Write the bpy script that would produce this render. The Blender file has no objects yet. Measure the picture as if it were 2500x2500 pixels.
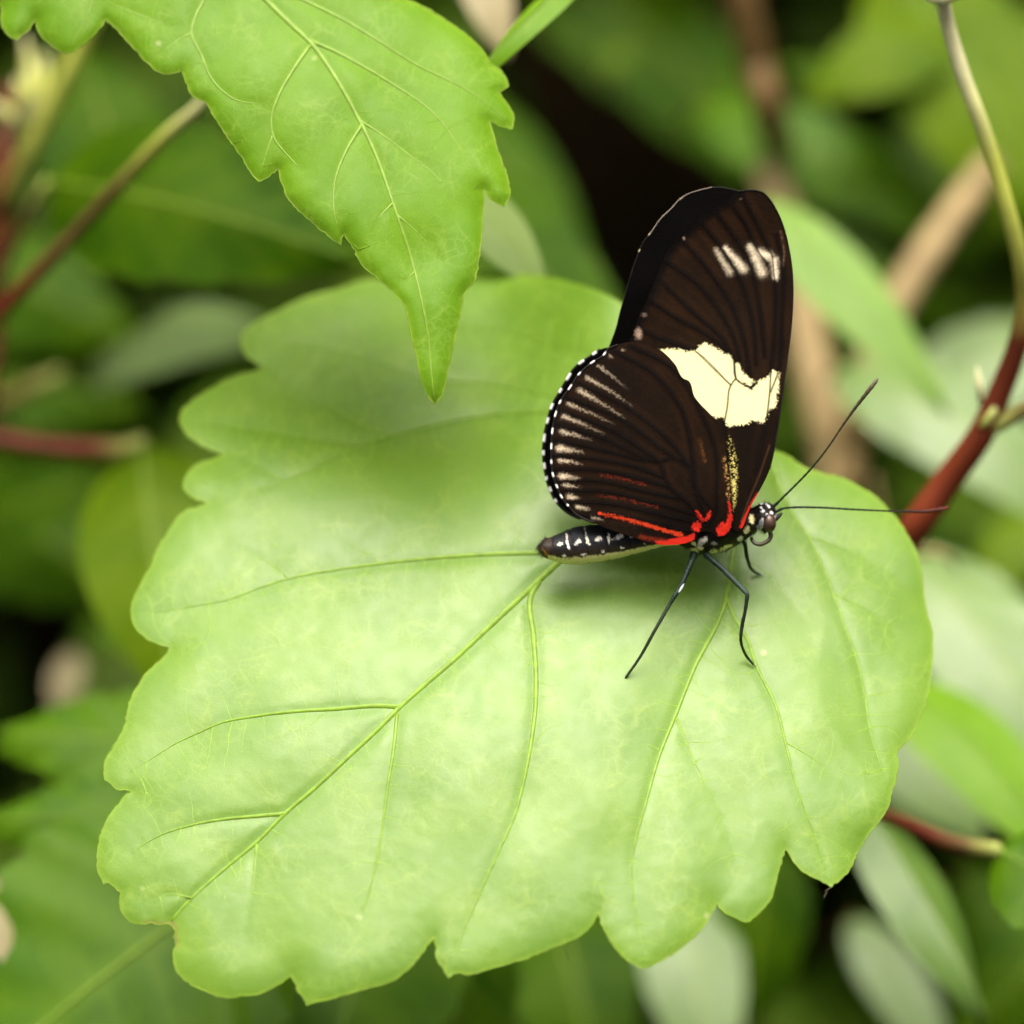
import bpy, math, random
import numpy as np
from mathutils import Vector, Matrix
from mathutils.geometry import delaunay_2d_cdt

random.seed(7)
RNG = np.random.default_rng(11)
S = bpy.context.scene
COL = S.collection

# ------------------------------------------------------------------ camera
PITCH = math.radians(40)
DIST = 0.37                      # camera to butterfly, metres
WIDE = 0.110                     # picture width at the butterfly, metres
FOC = np.array([0.0, 0.0, 0.50])
FWD = np.array([0, math.cos(PITCH), -math.sin(PITCH)])
UPV = np.array([0, math.sin(PITCH), math.cos(PITCH)])
RGT = np.array([1.0, 0, 0])
CAM = FOC - FWD * DIST
cd = bpy.data.cameras.new('camera')
cam = bpy.data.objects.new('camera', cd)
COL.objects.link(cam)
cam.location = CAM
cam.rotation_euler = (math.pi / 2 - PITCH, 0, 0)
cd.sensor_width = 36
cd.lens = 36 * DIST / WIDE
cd.clip_start = 0.01
cd.clip_end = 200
cd.dof.use_dof = True
cd.dof.focus_distance = DIST - 0.0040
cd.dof.aperture_fstop = cd.lens / 12.0
S.camera = cam

# ------------------------------------------------------------------ sky, sun, exposure
SUN_EL, SUN_AZ = math.radians(78), math.radians(-6)      # azimuth from +Y (ahead of the camera)
sdir = np.array([math.sin(SUN_AZ) * math.cos(SUN_EL), math.cos(SUN_AZ) * math.cos(SUN_EL), math.sin(SUN_EL)])
w = bpy.data.worlds.new('World')
S.world = w
w.use_nodes = True
nt = w.node_tree
sky = nt.nodes.new('ShaderNodeTexSky')
sky.sky_type = 'NISHITA'
sky.sun_disc = False
sky.sun_elevation = SUN_EL
sky.sun_rotation = SUN_AZ
sky.air_density = 0.2
sky.dust_density = 10.0
sky.ozone_density = 0.0
bgn = nt.nodes['Background']
bgn.inputs['Strength'].default_value = 0.14
nt.links.new(sky.outputs['Color'], bgn.inputs['Color'])
ld = bpy.data.lights.new('sun', 'SUN')
ld.energy = 2.7
ld.angle = math.radians(60)
ld.color = (1.0, 0.975, 0.94)
sun = bpy.data.objects.new('sun', ld)
COL.objects.link(sun)
sun.rotation_euler = Vector(-sdir).to_track_quat('-Z', 'Y').to_euler()
sun.location = (0, 0, 3)
S.view_settings.view_transform = 'Standard'
S.view_settings.look = 'None'
S.view_settings.gamma = 1
S.view_settings.exposure = 0.88
S.cycles.use_denoising = True
S.cycles.max_bounces = 5
S.cycles.use_adaptive_sampling = True
S.cycles.adaptive_threshold = 0.03
S.cycles.diffuse_bounces = 2
S.cycles.glossy_bounces = 2
S.cycles.transmission_bounces = 4
S.cycles.sample_clamp_indirect = 6

# ------------------------------------------------------------------ helpers
MM = 1e-3
PXM = WIDE / 2500 * 1000         # millimetres per photograph pixel at the butterfly


def P(px, py, dz):
    """point seen at picture position (px,py), dz millimetres behind the butterfly"""
    px, py, dz = np.broadcast_arrays(np.asarray(px, float), np.asarray(py, float), np.asarray(dz, float))
    d = DIST + dz * MM
    k = WIDE / 2500 / DIST * d
    return CAM + d[..., None] * FWD + ((px - 1250) * k)[..., None] * RGT + ((1250 - py) * k)[..., None] * UPV


def crop(x0, y0, s):
    return lambda pts: [(x0 + s * p[0], y0 + s * p[1]) for p in pts]


cA = crop(1250, 400, 800 / 1932)
cB = crop(1250, 900, 750 / 1932)
cC = crop(1600, 1150, 400 / 1932)
cD = crop(1250, 1200, 450 / 1932)
cE = crop(1700, 850, 700 / 1932)
g1 = crop(0, 0, 1300 / 1932)
g2 = crop(200, 600, 1200 / 1932)
g3 = crop(200, 1500, 1000 / 1932)
g4 = crop(1000, 1500, 1400 / 1932)
g8 = crop(1700, 1000, 1500 / 1932)


def lin(r, g, b):
    f = lambda c: c / 12.92 if c <= 0.04045 else ((c + 0.055) / 1.055) ** 2.4
    return np.array([f(r / 255), f(g / 255), f(b / 255)])


def sstep(a, b, x):
    t = np.clip((x - a) / (b - a), 0, 1)
    return t * t * (3 - 2 * t)


def vnoise(x, y, seed=0):
    x = np.asarray(x, float); y = np.asarray(y, float)
    xi = np.floor(x).astype(np.int64); yi = np.floor(y).astype(np.int64)
    xf = x - xi; yf = y - yi
    def h(a, b):
        n = (a * 374761393 + b * 668265263 + seed * 974634777) & 0xffffffff
        n = ((n ^ (n >> 13)) * 1274126177) & 0xffffffff
        return ((n ^ (n >> 16)) & 0xffff) / 65535.0
    u = xf * xf * (3 - 2 * xf); v = yf * yf * (3 - 2 * yf)
    return (h(xi, yi) * (1 - u) + h(xi + 1, yi) * u) * (1 - v) + (h(xi, yi + 1) * (1 - u) + h(xi + 1, yi + 1) * u) * v


def fbm(x, y, seed=0, n=3):
    s = 0; a = 1; t = 0
    for i in range(n):
        s = s + a * vnoise(x * 2 ** i, y * 2 ** i, seed + i); t += a; a *= .5
    return s / t


def smooth_curve(pts, step=5.0, closed=False, corner=55):
    """Catmull-Rom through the points; sharp turns (notches, teeth) stay corners"""
    p = np.array(pts, float); n = len(p)
    idx = range(n) if closed else range(n - 1)
    def nb(i): return p[i % n] if closed else p[min(max(i, 0), n - 1)]
    def is_corner(i):
        if not closed and (i <= 0 or i >= n - 1): return True
        a = nb(i) - nb(i - 1); b = nb(i + 1) - nb(i)
        c = np.dot(a, b) / (np.linalg.norm(a) * np.linalg.norm(b) + 1e-9)
        return math.degrees(math.acos(max(-1, min(1, c)))) > corner
    out = []
    for i in idx:
        a, b = nb(i), nb(i + 1)
        L = np.linalg.norm(b - a)
        def tan(j):
            v1 = nb(j) - nb(j - 1); v2 = nb(j + 1) - nb(j)
            l1 = np.linalg.norm(v1) + 1e-9; l2 = np.linalg.norm(v2) + 1e-9
            t = v1 / l1 * l2 + v2 / l2 * l1
            return t / (np.linalg.norm(t) + 1e-9)
        ta = (b - a) if is_corner(i) else tan(i) * L
        tb = (b - a) if is_corner(i + 1) else tan(i + 1) * L
        m = max(1, int(round(L / step)))
        for k in range(m):
            t = k / m
            out.append((2*t**3-3*t**2+1)*a + (t**3-2*t**2+t)*ta + (-2*t**3+3*t**2)*b + (t**3-t**2)*tb)
    if not closed: out.append(p[-1])
    return np.array(out)


def resample(pts, n):
    p = np.array(pts, float)
    d = np.r_[0, np.cumsum(np.linalg.norm(np.diff(p, axis=0), axis=1))]
    t = np.linspace(0, d[-1], n)
    return np.stack([np.interp(t, d, p[:, k]) for k in range(p.shape[1])], 1)


def curve3(pts, step=20):
    """smooth polyline through (px,py,dz) points"""
    return smooth_curve([tuple(q) for q in pts], step, False, 170)


def inside(x, y, poly):
    r = np.zeros(x.shape, bool)
    n = len(poly)
    for i in range(n):
        x1, y1 = poly[i]; x2, y2 = poly[(i + 1) % n]
        if y1 == y2: continue
        c = ((y1 > y) != (y2 > y))
        r ^= c & (x < (x2 - x1) * (y - y1) / (y2 - y1) + x1)
    return r


def seg_dist(x, y, line, closed=False):
    line = np.asarray(line, float)
    best = np.full(x.shape, 1e9); bt = np.zeros(x.shape)
    n = len(line); m = n if closed else n - 1
    for i in range(m):
        a = line[i]; b = line[(i + 1) % n]; d = b - a
        L2 = d @ d + 1e-12
        t = np.clip(((x - a[0]) * d[0] + (y - a[1]) * d[1]) / L2, 0, 1)
        q = np.hypot(x - a[0] - t * d[0], y - a[1] - t * d[1])
        k = q < best
        best = np.where(k, q, best); bt = np.where(k, (i + t) / m, bt)
    return best, bt


def sdf(x, y, poly):
    d, _ = seg_dist(x, y, poly, True)
    return np.where(inside(x, y, poly), -d, d)


ORIGIN = {}


def setp(o, label=None, cat=None, group=None, kind=None, **kw):
    if label: o['label'] = label
    if cat: o['category'] = cat
    if group: o['group'] = group
    if kind: o['kind'] = kind
    for k, v in kw.items(): o[k] = v
    return o


def thing(name, at, label, cat, group=None):
    o = bpy.data.objects.new(name, None)
    o.empty_display_size = 0.002
    COL.objects.link(o)
    o.location = at
    ORIGIN[o] = np.array(at, float)
    return setp(o, label, cat, group)


def mesh_obj(name, verts, faces, mat, parent=None, smooth=True, attrs=None, colors=None):
    verts = np.asarray(verts, float)
    org = ORIGIN[parent] if parent is not None else verts.mean(0)
    me = bpy.data.meshes.new(name)
    me.from_pydata((verts - org).tolist(), [], faces if isinstance(faces, list) else faces.tolist())
    if smooth: me.shade_smooth()
    if attrs:
        for k, a in attrs.items():
            a = np.asarray(a, float)
            if a.ndim == 1:
                at = me.attributes.new(k, 'FLOAT', 'POINT'); at.data.foreach_set('value', a.astype(np.float32))
            else:
                at = me.attributes.new(k, 'FLOAT_VECTOR', 'POINT'); at.data.foreach_set('vector', a.astype(np.float32).ravel())
    if colors is not None:
        c = np.ones((len(verts), 4), np.float32); c[:, :3] = colors
        at = me.color_attributes.new('pigment', 'FLOAT_COLOR', 'POINT'); at.data.foreach_set('color', c.ravel())
    me.materials.append(mat)
    o = bpy.data.objects.new(name, me)
    COL.objects.link(o)
    if parent is not None: o.parent = parent
    else: o.location = org
    ORIGIN[o] = org
    return o


def tube_data(pts, rad, nseg=8, flat=None, flatk=1.0):
    pts = np.asarray(pts, float); n = len(pts)
    rad = np.broadcast_to(np.asarray(rad, float), (n,))
    T = np.gradient(pts, axis=0); T /= np.linalg.norm(T, axis=1)[:, None] + 1e-12
    V = []
    ref = np.array(flat if flat is not None else -FWD, float)
    for i in range(n):
        t = T[i]
        a = np.cross(t, ref); la = np.linalg.norm(a)
        if la < 1e-4: a = np.cross(t, RGT); la = np.linalg.norm(a)
        a /= la; b = np.cross(a, t)
        for k in range(nseg):
            th = 2 * math.pi * k / nseg
            V.append(pts[i] + rad[i] * (math.cos(th) * a + flatk * math.sin(th) * b))
    F = []
    for i in range(n - 1):
        for k in range(nseg):
            k2 = (k + 1) % nseg
            F.append((i*nseg+k, i*nseg+k2, (i+1)*nseg+k2, (i+1)*nseg+k))
    V.append(pts[0] - T[0] * rad[0] * .6); V.append(pts[-1] + T[-1] * rad[-1] * .6)
    c0, c1 = len(V) - 2, len(V) - 1
    for k in range(nseg):
        k2 = (k + 1) % nseg
        F.append((c0, k2, k)); F.append((c1, (n-1)*nseg+k, (n-1)*nseg+k2))
    return np.array(V), F


def tube(name, pts, rad, mat, parent=None, nseg=8, colors=None, **kw):
    V, F = tube_data(pts, rad, nseg, kw.get('flat'), kw.get('flatk', 1.0))
    c = None
    if colors is not None:
        c = np.repeat(np.asarray(colors, float), nseg, axis=0)
        c = np.vstack([c, c[:1], c[-1:]])
    return mesh_obj(name, V, F, mat, parent, True, None, c)


def sheet(outline, spacing, minedge=0.55):
    """triangulated flat sheet inside an outline given in photograph pixels"""
    o = np.asarray(outline)
    x0, y0 = o.min(0); x1, y1 = o.max(0)
    gy = np.arange(y0, y1, spacing * .866)
    pts = []
    for j, yy in enumerate(gy):
        xs = np.arange(x0 + (j % 2) * spacing * .5, x1, spacing)
        pts.append(np.stack([xs, np.full_like(xs, yy)], 1))
    g = np.vstack(pts)
    g = g + RNG.uniform(-.18, .18, g.shape) * spacing
    k = inside(g[:, 0], g[:, 1], o)
    g = g[k]
    d, _ = seg_dist(g[:, 0], g[:, 1], o, True)
    g = g[d > minedge * spacing]
    allp = np.vstack([o, g])
    n = len(o)
    r = delaunay_2d_cdt([Vector((float(a), float(b))) for a, b in allp], [(i, (i + 1) % n) for i in range(n)], [], 1, 1e-5)
    V = np.array([(v[0], v[1]) for v in r[0]])
    return V, [tuple(reversed(f)) for f in r[2]]


# ------------------------------------------------------------------ materials
def new_mat(name):
    m = bpy.data.materials.new(name); m.use_nodes = True
    t = m.node_tree
    for n in list(t.nodes): t.nodes.remove(n)
    out = t.nodes.new('ShaderNodeOutputMaterial')
    return m, t, out


def N(t, kind, **inp):
    n = t.nodes.new(kind)
    for k, v in inp.items():
        if k in n.inputs: n.inputs[k].default_value = v
        else: setattr(n, k, v)
    return n


def mixc(t, fac, a, b, blend='MIX'):
    n = t.nodes.new('ShaderNodeMix'); n.data_type = 'RGBA'; n.blend_type = blend
    for s, v in ((n.inputs[0], fac), (n.inputs[6], a), (n.inputs[7], b)):
        if hasattr(v, 'links') or isinstance(v, bpy.types.NodeSocket): t.links.new(v, s)
        elif isinstance(v, (int, float)): s.default_value = v
        else: s.default_value = (*v, 1)
    return n.outputs[2]


def math_n(t, op, a, b=0.0, clamp=False):
    n = t.nodes.new('ShaderNodeMath'); n.operation = op; n.use_clamp = clamp
    for s, v in ((n.inputs[0], a), (n.inputs[1], b)):
        if isinstance(v, bpy.types.NodeSocket): t.links.new(v, s)
        else: s.default_value = v
    return n.outputs[0]


def ramp(t, x, a, b, c=0.0, d=1.0):
    n = t.nodes.new('ShaderNodeMapRange'); n.interpolation_type = 'SMOOTHSTEP'
    t.links.new(x, n.inputs[0])
    n.inputs[1].default_value = a; n.inputs[2].default_value = b
    n.inputs[3].default_value = c; n.inputs[4].default_value = d
    return n.outputs[0]


def leaf_material(name, c_lo, c_hi, c_vein, c_edge, trans=0.35, rough=0.4, spec=0.5, detail=True, tcol=(1.0, 1.0, .55), coat=0.0, c_groove=None):
    c_groove = c_groove or c_vein
    m, t, out = new_mat(name)
    at = N(t, 'ShaderNodeAttribute', attribute_name='flat')
    vein = N(t, 'ShaderNodeAttribute', attribute_name='vein').outputs['Fac']
    edge = N(t, 'ShaderNodeAttribute', attribute_name='edge').outputs['Fac']
    co = at.outputs['Vector']
    n1 = N(t, 'ShaderNodeTexNoise', Scale=0.11, Detail=3.0); t.links.new(co, n1.inputs['Vector'])
    base = mixc(t, ramp(t, n1.outputs['Fac'], .35, .65), c_lo, c_hi)
    bump_h = None
    if detail:
        # wandering net of fine veins
        nw = N(t, 'ShaderNodeTexNoise', Scale=0.22, Detail=1.0); t.links.new(co, nw.inputs['Vector'])
        ad = t.nodes.new('ShaderNodeVectorMath'); ad.operation = 'MULTIPLY_ADD'
        t.links.new(nw.outputs['Color'], ad.inputs[0]); ad.inputs[1].default_value = (3.0, 3.0, 3.0); t.links.new(co, ad.inputs[2])
        v1 = N(t, 'ShaderNodeTexVoronoi', feature='DISTANCE_TO_EDGE', Scale=0.26); t.links.new(ad.outputs[0], v1.inputs['Vector'])
        v2 = N(t, 'ShaderNodeTexVoronoi', feature='DISTANCE_TO_EDGE', Scale=0.85); t.links.new(ad.outputs[0], v2.inputs['Vector'])
        l1 = ramp(t, v1.outputs['Distance'], 0.0, .09, 1, 0)
        l2 = ramp(t, v2.outputs['Distance'], 0.0, .14, 1, 0)
        nm = N(t, 'ShaderNodeTexNoise', Scale=0.2, Detail=1.0); t.links.new(co, nm.inputs['Vector'])
        vis = ramp(t, nm.outputs['Fac'], .38, .66)
        net = math_n(t, 'ADD', math_n(t, 'MULTIPLY', l1, .28), math_n(t, 'MULTIPLY', l2, .26))
        net = math_n(t, 'MULTIPLY', net, vis)
        base = mixc(t, net, base, c_vein)
        # pale stipple and dots
        v3 = N(t, 'ShaderNodeTexVoronoi', feature='F1', Scale=0.17); t.links.new(co, v3.inputs['Vector'])
        sel = N(t, 'ShaderNodeSeparateColor'); t.links.new(v3.outputs['Color'], sel.inputs[0])
        dot = math_n(t, 'MULTIPLY', ramp(t, v3.outputs['Distance'], .03, .085, 1, 0), ramp(t, sel.outputs[0], .45, .55))
        base = mixc(t, math_n(t, 'MULTIPLY', dot, .55), base, (.50, .56, .24))
        v4 = N(t, 'ShaderNodeTexVoronoi', feature='F1', Scale=2.1); t.links.new(co, v4.inputs['Vector'])
        sel4 = N(t, 'ShaderNodeSeparateColor'); t.links.new(v4.outputs['Color'], sel4.inputs[0])
        dk = math_n(t, 'MULTIPLY', ramp(t, v4.outputs['Distance'], .08, .2, 1, 0), ramp(t, sel4.outputs[0], .55, .65))
        base = mixc(t, math_n(t, 'MULTIPLY', dk, .3), base, tuple(.45 * c for c in c_lo))
        fine = N(t, 'ShaderNodeTexNoise', Scale=5.0, Detail=3.0); t.links.new(co, fine.inputs['Vector'])
        base = mixc(t, ramp(t, fine.outputs['Fac'], .3, .7, 0, .22), base, tuple(.5 * c for c in c_lo))
        mid = N(t, 'ShaderNodeTexNoise', Scale=0.9, Detail=4.0); t.links.new(co, mid.inputs['Vector'])
        bump_h = math_n(t, 'ADD', math_n(t, 'MULTIPLY', net, .35), math_n(t, 'ADD', math_n(t, 'MULTIPLY', fine.outputs['Fac'], .30), math_n(t, 'MULTIPLY', mid.outputs['Fac'], .8)))
    base = mixc(t, math_n(t, 'MULTIPLY', vein, .55), base, c_groove)
    base = mixc(t, math_n(t, 'MULTIPLY', edge, .35), base, c_edge)
    scar = N(t, 'ShaderNodeAttribute', attribute_name='scar').outputs['Fac']
    base = mixc(t, scar, base, (.22, .13, .045))
    tint = N(t, 'ShaderNodeAttribute', attribute_type='OBJECT', attribute_name='tint')
    base = mixc(t, tint.outputs['Fac'], base, (.40, .50, .26))
    pr = N(t, 'ShaderNodeBsdfPrincipled', Roughness=rough)
    pr.inputs['Specular IOR Level'].default_value = spec
    pr.inputs['Coat Weight'].default_value = coat
    pr.inputs['Coat Roughness'].default_value = .3
    t.links.new(base, pr.inputs['Base Color'])
    if detail:
        rr = N(t, 'ShaderNodeTexNoise', Scale=0.5, Detail=4.0); t.links.new(co, rr.inputs['Vector'])
        t.links.new(ramp(t, rr.outputs['Fac'], .3, .7, rough - .02, rough + .05), pr.inputs['Roughness'])
    if bump_h is not None:
        b = N(t, 'ShaderNodeBump', Strength=.42, Distance=0.00008)
        t.links.new(bump_h, b.inputs['Height']); t.links.new(b.outputs[0], pr.inputs['Normal'])
    tr = N(t, 'ShaderNodeBsdfTranslucent')
    tc = mixc(t, 1.0, base, tcol, 'MULTIPLY'); t.links.new(tc, tr.inputs['Color'])
    mx = t.nodes.new('ShaderNodeMixShader'); mx.inputs[0].default_value = trans
    t.links.new(pr.outputs[0], mx.inputs[1]); t.links.new(tr.outputs[0], mx.inputs[2])
    t.links.new(mx.outputs[0], out.inputs['Surface'])
    return m


def pigment_material(name, rough=.6, spec=.3, bump=0.0, scale=2500, trans=0.0, sheen=0.0):
    m, t, out = new_mat(name)
    at = N(t, 'ShaderNodeAttribute', attribute_name='pigment')
    pr = N(t, 'ShaderNodeBsdfPrincipled', Roughness=rough)
    pr.inputs['Specular IOR Level'].default_value = spec
    pr.inputs['Sheen Weight'].default_value = sheen
    tc = N(t, 'ShaderNodeTexCoord')
    nz = N(t, 'ShaderNodeTexNoise', Scale=scale, Detail=3.0); t.links.new(tc.outputs['Object'], nz.inputs['Vector'])
    c = mixc(t, ramp(t, nz.outputs['Fac'], .3, .7, 0, .16), at.outputs['Color'], (0.002, .001, .001))
    t.links.new(c, pr.inputs['Base Color'])
    if bump:
        b = N(t, 'ShaderNodeBump', Strength=bump, Distance=0.0001)
        t.links.new(nz.outputs['Fac'], b.inputs['Height']); t.links.new(b.outputs[0], pr.inputs['Normal'])
    sh = pr.outputs[0]
    if trans:
        tr = N(t, 'ShaderNodeBsdfTranslucent'); t.links.new(c, tr.inputs['Color'])
        mx = t.nodes.new('ShaderNodeMixShader'); mx.inputs[0].default_value = trans
        t.links.new(sh, mx.inputs[1]); t.links.new(tr.outputs[0], mx.inputs[2]); sh = mx.outputs[0]
    t.links.new(sh, out.inputs['Surface'])
    return m


def plain_material(name, col, rough=.5, spec=.5, noise=.3, scale=400, bump=0.0, trans=0.0):
    m, t, out = new_mat(name)
    tc = N(t, 'ShaderNodeTexCoord')
    nz = N(t, 'ShaderNodeTexNoise', Scale=scale, Detail=4.0); t.links.new(tc.outputs['Object'], nz.inputs['Vector'])
    c = mixc(t, ramp(t, nz.outputs['Fac'], .3, .7), tuple(x * (1 - noise) for x in col), tuple(min(1, x * (1 + noise)) for x in col))
    pr = N(t, 'ShaderNodeBsdfPrincipled', Roughness=rough)
    pr.inputs['Specular IOR Level'].default_value = spec
    t.links.new(c, pr.inputs['Base Color'])
    if bump:
        b = N(t, 'ShaderNodeBump', Strength=bump, Distance=0.0002)
        t.links.new(nz.outputs['Fac'], b.inputs['Height']); t.links.new(b.outputs[0], pr.inputs['Normal'])
    sh = pr.outputs[0]
    if trans:
        tr = N(t, 'ShaderNodeBsdfTranslucent'); t.links.new(c, tr.inputs['Color'])
        mx = t.nodes.new('ShaderNodeMixShader'); mx.inputs[0].default_value = trans
        t.links.new(sh, mx.inputs[1]); t.links.new(tr.outputs[0], mx.inputs[2]); sh = mx.outputs[0]
    t.links.new(sh, out.inputs['Surface'])
    return m


VEINC = (.26, .40, .035)
M_LEAF = leaf_material('leaf_green', (.128, .272, .006), (.162, .314, .010), VEINC, (.28, .44, .03), trans=.26, rough=.46, spec=.78, tcol=(1, 1, .4), c_groove=(.10, .24, .003))  # groove green darkened to paint crease shade beside the veins
M_UPPER = leaf_material('leaf_young', (.128, .290, .004), (.160, .335, .007), (.26, .42, .05), (.28, .44, .03), trans=.34, rough=.45, spec=.24, tcol=(1, 1, .4), c_groove=(.14, .29, .005))
M_BACK_SHADED = leaf_material('leaf_back_shaded', (.026, .078, .0003), (.052, .120, .0005), (.12, .19, .01), (.10, .17, .01), trans=.38, rough=.45, spec=.06, detail=False, tcol=(1, 1, .4))  # albedo lowered so the back leaves carry shade in their colour
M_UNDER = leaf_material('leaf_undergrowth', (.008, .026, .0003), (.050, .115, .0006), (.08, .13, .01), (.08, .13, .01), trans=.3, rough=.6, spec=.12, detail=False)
M_VEIN = plain_material('leaf_vein', (.20, .345, .022), .45, .4, .15, 900, trans=.2)
M_VEIN2 = plain_material('leaf_vein_pale', (.195, .335, .028), .42, .4, .12, 900, trans=.2)
M_FINE = plain_material('leaf_fine_vein', (.24, .42, .03), .45, .5, .1, 900, trans=.2)
M_FINE2 = plain_material('leaf_fine_vein_lime', (.165, .335, .010), .5, .3, .1, 900, trans=.2)
M_MARGIN = plain_material('leaf_margin', (.20, .33, .015), .45, .4, .25, 600, trans=.3)
M_STEM = pigment_material('stem_bark', .5, .2, .3, 300)
M_WING = pigment_material('wing_scales', .65, .04, .4, 4500, trans=.08)
M_BODY = pigment_material('body_scales', .5, .22, .8, 5000)
M_DARK = plain_material('black_chitin', (.006, .007, .005), .4, .25, .3, 3000)
M_WVEIN = plain_material('wing_vein', (.005, .003, .002), .6, .08, .3, 2000)
M_HAIR = plain_material('dark_hair', (.010, .007, .005), .6, .3, .3, 2000)


def soil_material():
    m, t, out = new_mat('forest_soil')
    tc = N(t, 'ShaderNodeTexCoord')
    a = N(t, 'ShaderNodeTexNoise', Scale=14.0, Detail=8.0); t.links.new(tc.outputs['Object'], a.inputs['Vector'])
    b = N(t, 'ShaderNodeTexVoronoi', Scale=45.0); t.links.new(tc.outputs['Object'], b.inputs['Vector'])
    c = mixc(t, ramp(t, a.outputs['Fac'], .3, .7), (.003, .0022, .0008), (.011, .0075, .003))
    c = mixc(t, ramp(t, b.outputs['Distance'], .2, .6, 0, .5), c, (.015, .011, .004))
    pr = N(t, 'ShaderNodeBsdfPrincipled', Roughness=1.0); pr.inputs['Specular IOR Level'].default_value = 0.0; t.links.new(c, pr.inputs['Base Color'])
    bm = N(t, 'ShaderNodeBump', Strength=.8, Distance=.01); t.links.new(a.outputs['Fac'], bm.inputs['Height']); t.links.new(bm.outputs[0], pr.inputs['Normal'])
    t.links.new(pr.outputs[0], out.inputs['Surface'])
    return m


# ------------------------------------------------------------------ ground
gv, gf = [], []
gn = 60
for j in range(gn + 1):
    for i in range(gn + 1):
        u = (i / gn - .5) * 2; v = (j / gn - .5) * 2
        x = 40 * np.sign(u) * abs(u) ** 3; y = 40 * np.sign(v) * abs(v) ** 3 + .6
        gv.append((x, y, .03 * (float(fbm(x * 3 + 50, y * 3 + 50, 4)) - .5)))
for j in range(gn):
    for i in range(gn):
        a = j * (gn + 1) + i
        gf.append((a, a + 1, a + gn + 2, a + gn + 1))
setp(mesh_obj('ground', gv, gf, soil_material()), kind='structure')

# ------------------------------------------------------------------ the broad leaf the butterfly stands on
LEAF_OUT = (
    [(1516, 739)] + crop(1100, 0, .7246)([(520, 990), (450, 965), (380, 945), (300, 930), (200, 922), (100, 915)]) +
    [(1100, 672), (990, 690)] +
    g2([(1130, 130), (1000, 170), (870, 205), (760, 260), (690, 295), (645, 330), (625, 360), (630, 400), (650, 440), (690, 465), (712, 476),
        (690, 488), (620, 505), (550, 535), (490, 570), (430, 610), (395, 645), (382, 680), (390, 710), (410, 740), (450, 775), (500, 800), (557, 820),
        (520, 835), (460, 855), (420, 885), (400, 920), (400, 955), (420, 980), (455, 1000), (490, 1015),
        (450, 1025), (400, 1045), (370, 1075), (340, 1120), (310, 1170), (285, 1215), (270, 1260), (240, 1310), (215, 1360), (197, 1405), (192, 1450),
        (205, 1490), (230, 1525), (270, 1555)]) +
    g3([(412, 158), (400, 185), (350, 230), (300, 285), (260, 340), (230, 400), (215, 450), (210, 490), (190, 545), (160, 600), (130, 650), (110, 690), (105, 730), (106, 782),
        (125, 790), (150, 815), (185, 830), (230, 832), (200, 860), (160, 905), (120, 965), (90, 1030), (75, 1100), (70, 1160), (78, 1220), (95, 1250), (97, 1273),
        (115, 1265), (150, 1285), (183, 1311), (177, 1345), (185, 1395), (205, 1430), (240, 1455), (280, 1463), (310, 1458), (340, 1455), (365, 1466), (400, 1460), (428, 1470),
        (440, 1492), (433, 1520), (443, 1552), (428, 1590), (430, 1630), (445, 1680), (480, 1720), (530, 1755), (600, 1785), (680, 1808), (760, 1800), (850, 1785), (920, 1750), (987, 1706),
        (1005, 1740), (1020, 1780), (1045, 1815), (1059, 1845), (1090, 1833), (1150, 1822), (1230, 1800), (1330, 1768), (1400, 1750), (1450, 1735), (1510, 1700), (1560, 1655), (1610, 1595), (1645, 1545), (1659, 1529),
        (1668, 1560), (1668, 1610), (1685, 1650), (1710, 1680), (1727, 1715)]) +
    g4([(150, 1211), (210, 1213), (270, 1195), (360, 1170), (440, 1140), (520, 1108), (580, 1080), (615, 1045), (635, 1008), (650, 1050), (675, 1100), (710, 1145), (750, 1175), (791, 1195),
        (830, 1175), (880, 1150), (940, 1105), (985, 1060), (1015, 1010), (1036, 975), (1060, 1005), (1095, 1022), (1133, 1036), (1165, 1015), (1200, 985), (1225, 940), (1240, 880), (1255, 830), (1267, 791),
        (1290, 830), (1330, 870), (1375, 895), (1421, 918), (1450, 895), (1480, 865), (1497, 830), (1510, 800), (1540, 750), (1580, 700), (1610, 655), (1625, 600), (1640, 550), (1645, 500), (1645, 462),
        (1670, 430), (1700, 390), (1715, 350), (1735, 310), (1750, 250), (1758, 190), (1762, 120)]) +
    g8([(742, 700), (722, 620), (715, 560), (705, 500), (690, 440), (660, 390), (630, 340), (590, 300), (560, 270), (510, 240), (460, 215), (400, 200), (340, 180), (280, 140), (250, 130)]) +
    [(1870, 1085), (1820, 1045), (1775, 1040), (1742, 1062), (1715, 1010), (1690, 930), (1650, 850), (1590, 780)])

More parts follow.
